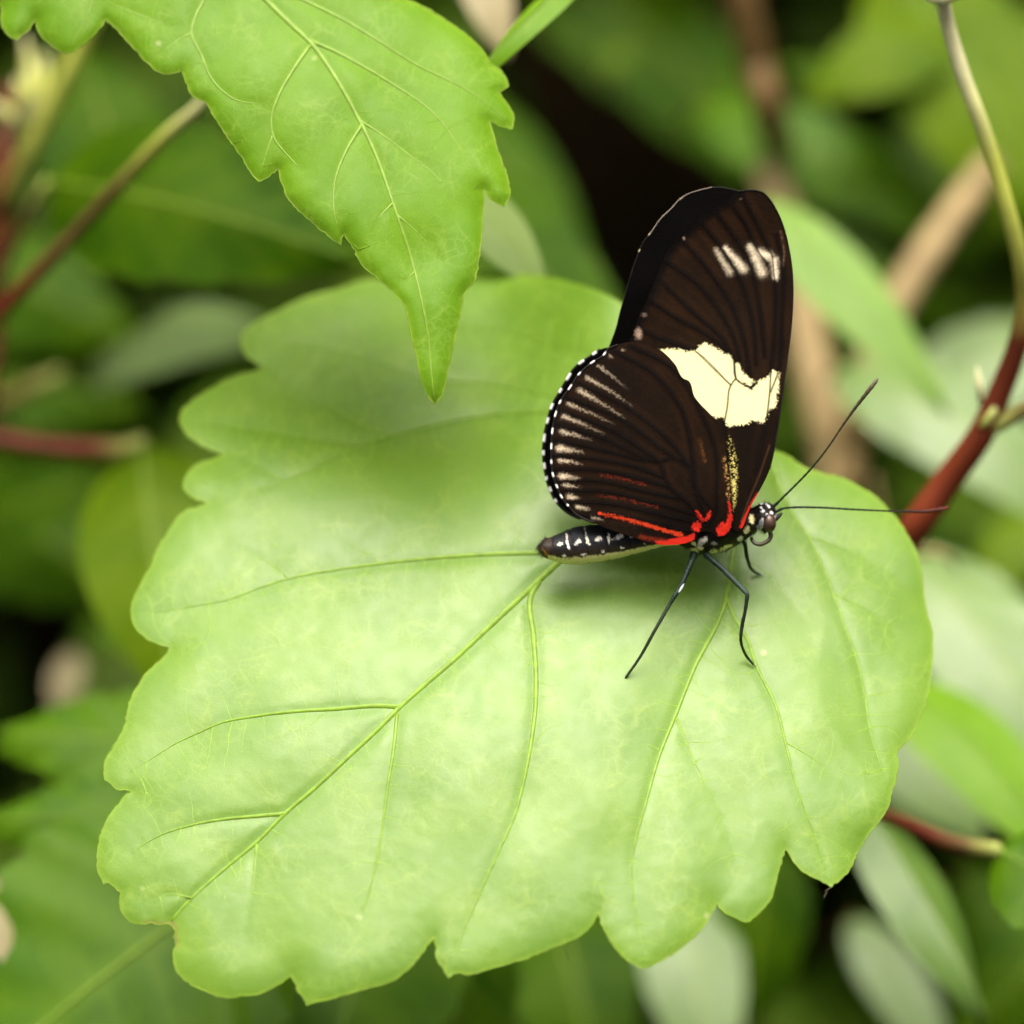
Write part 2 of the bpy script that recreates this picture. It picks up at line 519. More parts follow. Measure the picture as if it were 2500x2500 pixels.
LEAF_VEINS = [  # polyline, width at start, width at end (photograph pixels)
    ([(1742, 1064), (1650, 1130), (1500, 1252)] + g2([(1870, 1250), (1750, 1360), (1600, 1500), (1450, 1640)]) + g3([(1600, 350), (1510, 430), (1400, 540), (1250, 680), (1100, 820), (960, 940), (820, 1080), (700, 1180), (600, 1265), (500, 1360), (425, 1445)]), 15, 9),
    ([(1390, 1352)] + g2([(1800, 1210), (1600, 1215), (1400, 1228), (1200, 1248), (1000, 1275), (830, 1305), (700, 1345), (580, 1390), (450, 1415), (330, 1435), (200, 1450)]), 11, 2.5),
    (g2([(805, 1303), (740, 1250), (650, 1205), (560, 1175)]), 4, 1.5),
    ([(1742, 1062), (1650, 1035), (1500, 1010)] + g2([(1830, 655), (1620, 665), (1450, 690), (1300, 725), (1190, 752), (1100, 780), (1000, 830), (900, 880), (780, 925), (690, 955)]), 11, 2.5),
    (g2([(1190, 752), (1080, 690), (950, 630), (820, 575), (720, 480)]), 6, 2),
    (g2([(1090, 785), (900, 755), (700, 725), (550, 705), (390, 692)]), 6, 2),
    (g2([(785, 922), (680, 860), (600, 820)]), 4, 2),
    ([(1560, 1020), (1330, 965), (1180, 935)] + g2([(1330, 520), (1200, 470), (1050, 425), (900, 395), (640, 370)]), 6, 2),
    (g2([(1205, 470), (1170, 390), (1130, 310)]), 3, 1.5),
    ([(1690, 1046), (1600, 950), (1500, 900), (1400, 865), (1250, 815), (1130, 788), (1010, 780)], 6, 2),
    (g3([(1500, 438), (1400, 434), (1200, 448), (1000, 460), (800, 485), (650, 515), (560, 555), (450, 605), (330, 680), (215, 750)]), 10, 2),
    (g3([(955, 942), (800, 955), (650, 970), (500, 1000), (400, 1030), (300, 1080), (230, 1130)]), 8, 2),
    ([(1318, 1422), (1301, 1445)] + g4([(418, 80), (425, 180), (425, 300), (410, 430), (385, 560), (350, 690), (300, 800), (260, 890), (220, 980), (150, 1150), (128, 1212)]), 11, 2),
    (g3([(1487, 470), (1470, 640), (1440, 830), (1410, 1050), (1375, 1230), (1330, 1380), (1280, 1480)]), 7, 2),
    (g3([(825, 1085), (805, 1280), (770, 1500)]), 5, 1.5),
    (g3([(515, 1338), (400, 1322), (340, 1350), (310, 1410)]), 4, 2),
    ([(1742, 1066), (1788, 1150), (1800, 1250), (1792, 1336)] + cC([(890, 1100), (860, 1350), (830, 1520)]) + g4([(1050, 0), (960, 180), (900, 330), (840, 480), (800, 620), (765, 750), (750, 830), (755, 950), (780, 1100), (790, 1180)]), 12, 2),
    (g4([(898, 350), (960, 500), (1020, 610), (1070, 720), (1095, 830)]), 5, 1.5),
    (cC([(838, 1500), (920, 1700), (1000, 1850)]) + g4([(1130, 70), (1170, 180), (1230, 300), (1270, 450), (1300, 570), (1340, 680), (1370, 760), (1418, 905)]), 8, 2),
    ([(1742, 1064), (1830, 1075), (1872, 1105)] + cE([(560, 940), (650, 1120), (760, 1290), (850, 1470), (920, 1650), (1000, 1880)]) + g8([(500, 770), (530, 900), (545, 1000), (590, 1150)]), 9, 2),
    (cE([(745, 1268), (950, 1340), (1150, 1420), (1350, 1540)]), 5, 1.5),
    (cE([(330, 1420), (500, 1540), (620, 1680), (740, 1840)]), 4, 1.5),
    (cE([(935, 1660), (1150, 1760), (1320, 1880)]), 4, 1.5),
    (g4([(1265, 430), (1380, 500), (1500, 600)]), 4, 1.5),
]


def leaf_dz(px, py):
    q = (1550 - np.asarray(py, float)) * PXM
    x = (np.asarray(px, float) - 1300) * PXM
    dz = .62 * q + np.where(q < 0, .0045 * q * q, 0)
    dz = dz + .70 * 3 * np.logaddexp(0, (1190 - np.asarray(py, float) + .06 * (np.asarray(px, float) - 900)) * PXM / 3) * sstep(1560, 1150, np.asarray(px, float))
    dz = dz + .30 * 3 * np.logaddexp(0, (1290 - np.asarray(py, float)) * PXM / 3) * sstep(1780, 1960, np.asarray(px, float))
    dz = dz + .0035 * x * x * (1 + .008 * q)
    # gentle waves, folds of the lobes
    dz = dz + 1.2 * (fbm(np.asarray(px) / 330 + 3, np.asarray(py) / 300 + 8, 21, 2) - .5)
    dz = dz + .35 * (vnoise(np.asarray(px) / 140 + 3, np.asarray(py) / 140 + 8, 5) - .5)
    return dz


def blade(name, outline, veins, dzf, mat, parent, spacing, groove=.28, puff=.24, curl=.35, sig=17, minw=3.5, fuzz=2.0, vmat=None, vsc=.72, brown=None, fine=None):
    out = smooth_curve(outline, 8, True)
    nv = len(out)
    out = out + RNG.normal(0, fuzz * .5, out.shape)
    V, F = sheet(out, spacing)
    x, y = V[:, 0], V[:, 1]
    ed, _ = seg_dist(x, y, out, True)
    vd = np.full(len(V), 1e9); vw = np.zeros(len(V)); near = np.full(len(V), 1e9)
    curves = []
    for pl, w0, w1 in veins:
        c = smooth_curve(pl, 16)
        curves.append((c, w0, w1))
        d, t = seg_dist(x, y, c)
        wd = w0 + (w1 - w0) * t
        s = np.exp(-(d / (sig * (.45 + .06 * wd))) ** 2) * np.clip(wd / 9, .15, 1)
        vw = np.maximum(vw, s)
        near = np.minimum(near, d)
        vd = np.minimum(vd, d / np.clip(wd, 2, 20))
    def relief(x, y, ed, near, vw):
        dz = dzf(x, y) + groove * vw - puff * sstep(0, 120, near) * sstep(0, 90, ed)
        return dz + curl * np.exp(-ed / 22.0) + .05 * (fbm(x / 22., y / 22., 9, 2) - .5)
    dz = relief(x, y, ed, near, vw)
    vein_attr = np.exp(-(vd / 1.35) ** 2)
    edge_attr = np.exp(-(ed / 6.0) ** 2)
    flat = np.stack([x * PXM, y * PXM, np.zeros_like(x)], 1)
    scar = np.zeros(len(x))
    if brown is not None:
        bd, _ = seg_dist(x, y, brown)
        scar = np.clip(np.exp(-(bd / 5.5) ** 2) * (.4 + .9 * vnoise(x / 6, y / 6, 15)), 0, 1)
        ring = np.exp(-((bd - 13) / 8) ** 2) * .5
        edge_attr = np.maximum(edge_attr, ring)
    o = mesh_obj(name, P(x, y, dz), F, mat, parent, True, {'vein': vein_attr, 'edge': edge_attr, 'flat': flat, 'scar': scar})
    # raised veins
    for c, w0, w1 in curves:
        n = len(c)
        wd = np.linspace(w0, w1, n)
        nn = np.zeros(n); ee, _ = seg_dist(c[:, 0], c[:, 1], out, True)
        own = np.clip(wd / 9, .15, 1)
        wd = np.linspace(w0, w1 * .6, n)
        z = relief(c[:, 0], c[:, 1], ee, nn, own) - .02 + .04 * sstep(.85, 1, np.linspace(0, 1, n)) + (.05 if w0 < 6 else 0)
        tube('midrib' if w0 >= 14.5 else 'vein', P(c[:, 0], c[:, 1], z), wd * vsc * PXM * MM, vmat or M_VEIN, o, 10, flatk=.6)
    # ladder of fine cross veins between the big ones
    if fine:
        FV, FF = [], []
        allc = [(cc_, w0) for cc_, w0, w1 in curves]
        def grow(p, d, L, r0, depth, own):
            pts = [p.copy()]
            m = int(L / 9)
            turn = RNG.normal(0, .05)
            for q in range(m):
                a = turn + RNG.normal(0, .16)
                d = np.array([d[0] * math.cos(a) - d[1] * math.sin(a), d[0] * math.sin(a) + d[1] * math.cos(a)])
                p = p + d * 9
                pts.append(p.copy())
                if depth and q > 1 and RNG.uniform() < .30:
                    sg = RNG.choice([-1, 1]); b_ = sg * RNG.uniform(.8, 1.3)
                    d2 = np.array([d[0] * math.cos(b_) - d[1] * math.sin(b_), d[0] * math.sin(b_) + d[1] * math.cos(b_)])
                    grow(p, d2, RNG.uniform(25, 60), r0 * .7, 0, own)
            pts = np.array(pts)
            if len(pts) < 3: return
            k = mask[np.clip(((pts[:, 1] - my0) / 6).astype(int), 0, mask.shape[0] - 1), np.clip(((pts[:, 0] - mx0) / 6).astype(int), 0, mask.shape[1] - 1)]
            oth = VP[VI != own]
            dm = np.sqrt(((pts[:, None, :] - oth[None]) ** 2).sum(2)).min(1) - 3
            bad = np.where(~k | (dm < 6))[0]
            if len(bad): pts = pts[:bad[0] + 1] if k[bad[0]] else pts[:bad[0]]
            if len(pts) < 3: return
            segs_.append((pts, r0))
        segs_ = []
        mx0, my0 = out.min(0) - 6; mx1, my1 = out.max(0) + 12
        gx_, gy_ = np.meshgrid(np.arange(mx0, mx1, 6) + 3, np.arange(my0, my1, 6) + 3)
        mask = inside(gx_, gy_, out)
        VP = np.vstack([resample(c_, max(3, int(len(c_) * 1.6))) for c_, _ in allc])
        VI = np.concatenate([np.full(max(3, int(len(c_) * 1.6)), q) for q, (c_, _) in enumerate(allc)])
        for ci, (cc_, w0) in enumerate(allc):
            L = 0; nxt = RNG.uniform(10, 30)
            for q in range(1, len(cc_) - 1):
                st = cc_[q + 1] - cc_[q]; ln = np.linalg.norm(st); L += ln
                if L > nxt:
                    nxt = L + RNG.uniform(26, 52)
                    st = st / (ln + 1e-9)
                    for sg in (-1, 1):
                        a = sg * RNG.uniform(1.15, 1.65)
                        d = np.array([st[0] * math.cos(a) - st[1] * math.sin(a), st[0] * math.sin(a) + st[1] * math.cos(a)])
                        grow(cc_[q].copy(), d, RNG.uniform(50, 150), RNG.uniform(1.0, 1.7), 1, ci)
        ap = np.vstack([a_ for a_, _ in segs_])
        e_, _ = seg_dist(ap[:, 0], ap[:, 1], out[::2], True)
        nr_ = np.full(len(ap), 1e9); vw_ = np.zeros(len(ap))
        for cc_, w0, w1 in curves:
            d_, t_ = seg_dist(ap[:, 0], ap[:, 1], cc_); wd_ = w0 + (w1 - w0) * t_
            nr_ = np.minimum(nr_, d_); vw_ = np.maximum(vw_, np.exp(-(d_ / (sig * (.45 + .06 * wd_))) ** 2) * np.clip(wd_ / 9, .15, 1))
        zz = relief(ap[:, 0], ap[:, 1], e_, nr_, vw_)
        i0 = 0
        for a_, r0 in segs_:
            n_ = len(a_); W = P(a_[:, 0], a_[:, 1], zz[i0:i0 + n_] + .036); i0 += n_
            v_, f_ = tube_data(W, np.linspace(r0, r0 * .5, n_) * PXM * MM, 4, None, 1.0)
            b_ = len(FV); FV += list(v_); FF += [tuple(b_ + q for q in f) for f in f_]
        setp(mesh_obj('fine_veins', FV, FF, fine, o), kind='stuff')
    # thickened rim
    e2 = out; zr = relief(e2[:, 0], e2[:, 1], np.zeros(nv), np.full(nv, 200.), np.interp(np.zeros(nv), [0], [0]))
    idx = list(range(0, nv)) + [0]
    tube('margin', P(e2[idx, 0], e2[idx, 1], zr[idx]), (.03 + .06 * vnoise(e2[idx, 0] / 25, e2[idx, 1] / 25, 17)) * MM, M_MARGIN, o, 6)
    return o, (lambda px, py: relief(np.array([px], float), np.array([py], float), np.array([200.]), np.array([80.]), np.array([0.]))[0])


root = thing('leaf', P(1742, 1062, float(leaf_dz(1742, 1062))), 'broad pale green toothed leaf with the black butterfly standing on it', 'leaf')
bl, leaf_top = blade('blade', LEAF_OUT, LEAF_VEINS, leaf_dz, M_LEAF, root, 10, fine=M_FINE, brown=g3([(300, 1460), (340, 1455), (365, 1466), (400, 1460), (428, 1470), (440, 1492), (433, 1520), (443, 1552)]))
zb = float(leaf_dz(1742, 1062))
tube('petiole', P(*curve3([(1738, 1060, zb + .3), (1760, 1010, zb + 6), (1800, 1040, zb + 22), (1900, 1250, zb + 40), (1980, 1500, zb + 55)]).T), 0.75 * MM, M_VEIN, root, 10)

M_THREAD = plain_material('dry_thread', (.10, .09, .05), .6, .3)
zt = float(leaf_dz(2029, 2162))
tube('thread', P(*curve3([(*g4([(a, b)])[0], zt - .1 * k) for k, (a, b) in enumerate([(1421, 916), (1412, 925), (1402, 932), (1405, 940), (1397, 948), (1399, 956)])], 2).T), .035 * MM, M_THREAD, root, 5)
zt = float(leaf_dz(1377, 2320))
tube('thread', P(*curve3([(*g4([(a, b)])[0], zt + .3 * k) for k, (a, b) in enumerate([(518, 1106), (520, 1122), (528, 1135), (531, 1152), (537, 1165)])], 2).T), .03 * MM, M_THREAD, root, 5)

# ------------------------------------------------------------------ the pointed leaf hanging above
UP_OUT = g1([(5, 30), (3, 80), (20, 120), (60, 145), (95, 115), (128, 74), (135, 110), (175, 155), (245, 192), (300, 165), (345, 125), (385, 73), (430, 115), (475, 165), (530, 225), (597, 270),
             (640, 265), (660, 256), (680, 310), (700, 350), (742, 370), (780, 430), (820, 490), (870, 560), (905, 620), (938, 658), (970, 645), (1012, 611), (1020, 660), (1045, 720), (1100, 780), (1160, 830), (1210, 870), (1238, 890),
             (1240, 865), (1248, 848), (1280, 900), (1320, 970), (1370, 1010), (1430, 1065), (1475, 1125), (1490, 1200), (1510, 1290), (1530, 1380), (1550, 1430), (1578, 1469), (1605, 1430), (1620, 1370), (1640, 1280), (1660, 1190), (1675, 1120), (1686, 1062),
             (1715, 1030), (1735, 960), (1745, 880), (1752, 800), (1758, 688), (1780, 725), (1832, 750), (1850, 700), (1840, 640), (1815, 570), (1795, 510), (1777, 440), (1810, 455), (1858, 469), (1865, 430), (1845, 380), (1812, 335), (1848, 310), (1825, 265),
             (1790, 235), (1750, 180), (1690, 120), (1620, 75), (1550, 30), (1480, 0), (1380, -60), (1200, -220), (1000, -420), (820, -530), (660, -520), (450, -450), (200, -300), (30, -140), (-40, -60), (-30, 0)])
UP_VEINS = [
    (g1([(655, -515), (760, -280), (880, -100), (965, 0), (1050, 85), (1130, 160), (1210, 270), (1300, 430), (1350, 530), (1400, 660), (1440, 780), (1490, 930), (1530, 1090), (1555, 1230), (1570, 1400), (1578, 1455)]), 15, 4),
    (g1([(1125, 165), (1060, 260), (1010, 350), (985, 430), (990, 490), (1040, 560), (1095, 615)]), 8, 2),
    (g1([(990, 490), (965, 560), (942, 640)]), 4, 2),
    (g1([(1312, 455), (1250, 560), (1215, 660), (1210, 750), (1225, 830)]), 7, 2),
    (g1([(1428, 735), (1370, 800), (1355, 860)]), 4, 1.5),
    (g1([(1505, 985), (1465, 1030), (1462, 1080)]), 3, 1.5),
    (g1([(1125, 148), (1220, 190), (1330, 250), (1430, 310), (1560, 400), (1690, 560)]), 8, 2),
    (g1([(880, -100), (1000, -50), (1100, 0), (1250, 75), (1390, 160), (1500, 230), (1700, 330), (1850, 440)]), 9, 2),
    (g1([(1310, 440), (1400, 500), (1480, 560), (1600, 660), (1640, 740)]), 5, 2),
    (g1([(760, -280), (760, -100), (740, 0), (710, 60), (695, 120), (730, 200), (770, 290), (850, 360), (970, 380)]), 9, 2),
    (g1([(695, 120), (640, 150), (590, 190), (560, 230)]), 4, 2),
    (g1([(420, 20), (550, 70), (695, 118)]), 3, 2),
    (g1([(655, -515), (450, -280), (350, -100), (330, 20), (250, 180)]), 8, 2),
    (g1([(1440, 780), (1530, 860), (1600, 960)]), 4, 1.5),
]


def up_dz(px, py):
    px = np.asarray(px, float); py = np.asarray(py, float)
    q = (500 - py) * PXM
    m = (px - (650 + .42 * py)) * PXM         # across the midrib
    dz = -3.5 + .30 * q + .004 * q * q + np.where(m > 0, .05 * m + .006 * m * m, .04 * -m + .0025 * m * m)
    dz = dz + 1.4 * (fbm(px / 210 + 13, py / 210 + 2, 31, 2) - .5)
    return dz


root = thing('leaf', P(444, -350, float(up_dz(444, -350))), 'bright green pointed leaf hanging above, sharp teeth and drooping tip', 'leaf')
bl2, _ = blade('blade', UP_OUT, UP_VEINS, up_dz, M_UPPER, root, 11, groove=.26, puff=.30, curl=.8, vmat=M_VEIN2, fine=M_FINE2)
zt = float(up_dz(1045, 965))
tube('thread', P(*curve3([(*g1([(a, b)])[0], zt - .05 * k) for k, (a, b) in enumerate([(1551, 1428), (1546, 1440), (1546, 1455), (1550, 1468), (1558, 1476)])], 2).T), .03 * MM, M_THREAD, root, 5)
zu = float(up_dz(444, -350))
tube('petiole', P(*curve3([(446, -346, zu + .2), (380, -460, zu - 1), (250, -700, zu + 4), (60, -900, zu + 30), (-150, -800, 75)]).T), .8 * MM, M_VEIN2, root, 10)

# ------------------------------------------------------------------ butterfly
BR = lin(42, 27, 11); BK = lin(20, 13, 6); BKK = lin(7, 5, 3)
CREAM = lin(250, 242, 180); PALE = lin(235, 215, 180); RED = lin(200, 42, 28); ORED = lin(205, 62, 30); WHITE = np.array([.82, .82, .80])
YSP = lin(225, 210, 115)

FW_NEAR = cA([(1335, 163), (1390, 155), (1440, 157), (1480, 170), (1520, 210), (1555, 265), (1590, 340), (1615, 420), (1635, 510), (1650, 610), (1657, 720), (1655, 850), (1645, 980), (1630, 1110), (1612, 1240), (1595, 1370), (1580, 1480), (1560, 1600), (1545, 1690), (1520, 1800)]) + \
    cB([(1550, 780), (1510, 850), (1475, 930), (1445, 1005), (1425, 1025), (1390, 1010), (1330, 900)]) + cA([(1200, 1700), (1000, 1400), (850, 1230), (720, 1130), (660, 1085), (690, 1050), (720, 975), (755, 880), (800, 790), (845, 680), (885, 585), (930, 500), (1000, 435), (1100, 335), (1180, 275), (1270, 215)])
FW_FAR = cA([(640, 1150), (575, 1080), (590, 1040), (615, 970), (640, 870), (665, 780), (690, 690), (715, 610), (750, 515), (775, 460), (815, 410), (850, 365), (890, 310), (940, 265), (985, 215), (1040, 180), (1100, 160), (1180, 140), (1260, 143), (1330, 160), (1420, 185), (1500, 250), (1560, 350), (1600, 480), (1625, 650), (1630, 900), (1590, 1200), (1540, 1500)]) + \
    cB([(1530, 750), (1430, 980), (1380, 1000), (1200, 650), (900, 300)]) + cA([(760, 1220)])
HW_NEAR = cB([(1390, 965), (1385, 850), (1368, 700), (1350, 560), (1338, 420), (1325, 370), (1245, 285), (1150, 180), (1100, 70)]) + \
    cA([(1020, 1270), (960, 1180), (885, 1105), (800, 1062), (700, 1050), (620, 1068), (560, 1098), (545, 1122), (472, 1172), (397, 1238), (342, 1318), (283, 1405), (257, 1475), (238, 1575), (232, 1665), (232, 1757), (240, 1830), (262, 1900)]) + \
    cB([(258, 668), (282, 740), (310, 805), (352, 862)]) + cD([(680, 245), (760, 287), (850, 327), (900, 345), (1000, 390), (1150, 440), (1300, 490), (1420, 530), (1530, 555), (1640, 560), (1800, 545), (1910, 510)]) + cB([(1185, 1030), (1250, 1030), (1295, 1055), (1340, 1047), (1375, 1010)])
HW_FAR = cA([(1000, 1400), (900, 1200), (700, 1090), (580, 1080), (520, 1095), (485, 1120), (410, 1170), (360, 1215), (335, 1255), (285, 1340), (235, 1430), (210, 1515), (190, 1615), (185, 1700), (190, 1780), (205, 1860)]) + \
    cB([(213, 690), (238, 755), (273, 830), (320, 882), (370, 918), (430, 943), (520, 975), (620, 1005), (800, 1050), (1000, 1050), (1200, 1000), (1250, 900), (1200, 600)])


def base_dz(py, near):
    z = .5 + 2.5 * sstep(560, 1330, np.asarray(py, float))
    return -z if near else z


FW_VEINS = [cA(v) for v in [
    [(720, 960), (900, 1040), (1090, 1110), (1290, 1305)],
    [(790, 790), (960, 905), (1150, 1010), (1290, 1130), (1320, 1265)],
    [(850, 665), (1060, 870), (1240, 1035), (1310, 1160)],
    [(900, 570), (1080, 700), (1230, 880), (1320, 1060), (1345, 1190)],
    [(1000, 450), (1150, 620), (1290, 830), (1370, 1050), (1400, 1250)],
    [(1110, 345), (1250, 520), (1350, 700), (1420, 950), (1440, 1180)],
    [(1190, 275), (1300, 420), (1390, 560), (1450, 800), (1490, 1130)],
    [(1280, 222), (1370, 350), (1460, 530), (1510, 590)],
    [(1350, 180), (1450, 370), (1535, 545)],
    [(1535, 545), (1555, 800), (1540, 1100), (1525, 1250), (1520, 1340), (1505, 1470), (1440, 1800)],
    [(1560, 420), (1595, 600), (1590, 900), (1565, 1230), (1525, 1345)],
    [(1310, 1160), (1320, 1265), (1410, 1325), (1445, 1290)],
    [(1320, 1265), (1290, 1305), (1270, 1430), (1250, 1560), (1262, 1700), (1285, 1850)],
]]
HW_VEINS = [cB(v) for v in [
    [(410, 90), (760, 270), (1000, 470), (1120, 620)], [(340, 180), (720, 340), (960, 520), (1120, 620)], [(290, 262), (650, 400), (860, 540), (930, 590)],
    [(262, 350), (600, 450), (800, 550), (930, 590)], [(248, 445), (560, 510), (760, 560), (930, 590)], [(245, 545), (560, 575), (780, 620), (960, 690)],
    [(250, 635), (560, 640), (800, 690), (990, 745)], [(268, 705), (560, 710), (820, 770), (1060, 820)], [(295, 775), (560, 770), (840, 830), (1150, 920)],
    [(340, 840), (600, 850), (900, 910), (1170, 970)], [(430, 925), (700, 930), (950, 990), (1170, 1030)],
    [(930, 590), (1010, 560), (1120, 620), (1135, 700), (1190, 880), (1220, 960)], [(930, 590), (990, 745), (1090, 830), (1180, 930), (1220, 970)],
]] + [cA([(600, 1105), (850, 1250), (1010, 1480), (1060, 1700)]) + cB([(1180, 800), (1260, 880), (1280, 900), (1240, 975)]),
      cA([(700, 1075), (950, 1210), (1110, 1460), (1200, 1700)]) + cB([(1285, 800), (1285, 890)])]


def blend(c, m, col):
    return c * (1 - m[:, None]) + np.asarray(col) * m[:, None]


def fuzzy(x, y, a, s=4):
    return x + a * (vnoise(x / s, y / s, 77) - .5), y + a * (vnoise(x / s, y / s, 78) - .5)


def grainy(sd, x, y, wdt=6.0, seed=91):
    n = .65 * vnoise(x / 2.2, y / 2.2, seed) + .35 * vnoise(x / 6, y / 6, seed + 1)
    return sstep(.36, .64, .5 - sd / wdt * .5 + 1.0 * (n - .5))


def streak(x, y, pts, w0, w1):
    d, t = seg_dist(x, y, pts)
    return d / (w0 + (w1 - w0) * t), t


def paint_fw(x, y):
    n = fbm(x / 60, y / 60, 41)
    c = BK + (BR - BK) * (.15 + .85 * n)[:, None]
    c *= (.75 + .5 * vnoise(x / 5, y / 5, 42))[:, None]
    vd = np.full(len(x), 1e9)
    for v in FW_VEINS:
        d, _ = seg_dist(x, y, smooth_curve(v, 20)); vd = np.minimum(vd, d)
    c = blend(c, .75 * np.exp(-(vd / 7) ** 2), BKK)
    c = blend(c, .40 * np.exp(-((vd - 16) / 8) ** 2) * vnoise(x / 50, y / 50, 45), lin(66, 40, 20))
    om = seg_dist(x, y, FW_NEAR[27:] + FW_NEAR[:1])[0]
    c = blend(c, .95 * sstep(26, 4, om + 8 * (vnoise(x / 9, y / 9, 46) - .5)), BKK)
    base_dark = sstep(990, 1060, y)
    c = blend(c, .65 * base_dark, BK)
    xa, ya = fuzzy(x, y, 10, 3.2)
    band = cA([(870, 1098), (930, 1090), (1085, 1108), (1098, 1082), (1140, 1053), (1180, 1075), (1240, 1110), (1288, 1130), (1310, 1170), (1340, 1185), (1360, 1230), (1400, 1265), (1440, 1292), (1480, 1270), (1515, 1255), (1535, 1210), (1575, 1235), (1570, 1330), (1555, 1435), (1510, 1455), (1490, 1532), (1450, 1520), (1420, 1508), (1380, 1540), (1270, 1548), (1250, 1497), (1190, 1490), (1000, 1440), (900, 1250)])
    m = grainy(sdf(x, y, band), x, y, 7)
    ind = cA([(1325, 1275), (1380, 1305), (1410, 1335), (1445, 1305), (1450, 1285), (1400, 1300)])
    m *= 1 - sstep(2, -2, sdf(xa, ya, ind))
    for v in (FW_VEINS[0][-2:], FW_VEINS[11], FW_VEINS[12], FW_VEINS[9], cA([(1570, 1235), (1525, 1345)]), cA([(1310, 1160), (1320, 1265)])):
        d, _ = seg_dist(x, y, smooth_curve(v, 12)); m *= 1 - .93 * np.exp(-(d / 2.3) ** 2)
    c = blend(c, m, CREAM)
    # apical spots
    xa, ya = fuzzy(x, y, 5, 3.2)
    for pts, w0, w1, k in ((cA([(1205, 510), (1285, 640)]), 7, 9, .5), (cA([(1258, 495), (1365, 620)]), 7, 11, .8), (cA([(1405, 490), (1475, 640)]), 9, 12, .8), (cA([(1468, 525), (1515, 545)]), 10, 11, 1.0), (cA([(1545, 570), (1555, 670)]), 10, 7, 1.0)):
        q, t = streak(xa, ya, pts, w0, w1)
        mm = np.exp(-(q / .85) ** 2) * k * (.7 + .6 * vnoise(x / 2.4, y / 2.4, 61))
        mm = np.clip(mm, 0, 1)
        for v in FW_VEINS[5:10]:
            d, _ = seg_dist(x, y, smooth_curve(v, 20)); mm *= 1 - .8 * np.exp(-(d / 2.5) ** 2)
        c = blend(c, mm, lin(240, 225, 190))
    for (ex, ey, r1, r2, k) in ((745, 1000, 26, 40, .55), (780, 890, 22, 14, .25), (1015, 440, 9, 12, .35), (1350, 205, 12, 8, .12)):
        (px, py), = cA([(ex, ey)])
        q = np.hypot((xa - px) / (r1 * .414), (ya - py) / (r2 * .414))
        c = blend(c, np.clip(sstep(1.2, .4, q) * k * (.5 + vnoise(x / 3, y / 3, 62)), 0, 1), lin(205, 175, 150))
    # speckled yellow streak beside the hind wing, red base of the leading edge
    yp = cB([(1345, 380), (1385, 450), (1415, 560), (1422, 700), (1408, 850), (1393, 900), (1384, 800), (1372, 650), (1358, 500)])
    s = sstep(3, -6, sdf(xa, ya, yp)) * sstep(.48, .66, vnoise(x / 1.9, y / 1.9, 63) * .75 + .25 * sstep(1050, 1230, y))
    c = blend(c, np.clip(s, 0, 1), YSP)
    rp = cB([(1552, 770), (1538, 850), (1492, 955), (1447, 1012), (1430, 1000), (1450, 950), (1500, 850), (1535, 790)])
    c = blend(c, sstep(1.5, -1.5, sdf(xa * .6 + x * .4, ya * .6 + y * .4, rp)), RED)
    d, _ = seg_dist(x, y, cB([(1620, 480), (1560, 660), (1480, 850), (1440, 960)])); c = blend(c, .35 * np.exp(-(d / 2.0) ** 2), lin(120, 85, 60))
    # brightish costal vein
    d, _ = seg_dist(x, y, cA([(1585, 400), (1605, 520), (1600, 600)])); c = blend(c, .3 * np.exp(-(d / 2.5) ** 2) * vnoise(x / 3, y / 3, 64), lin(190, 150, 120))
    return c


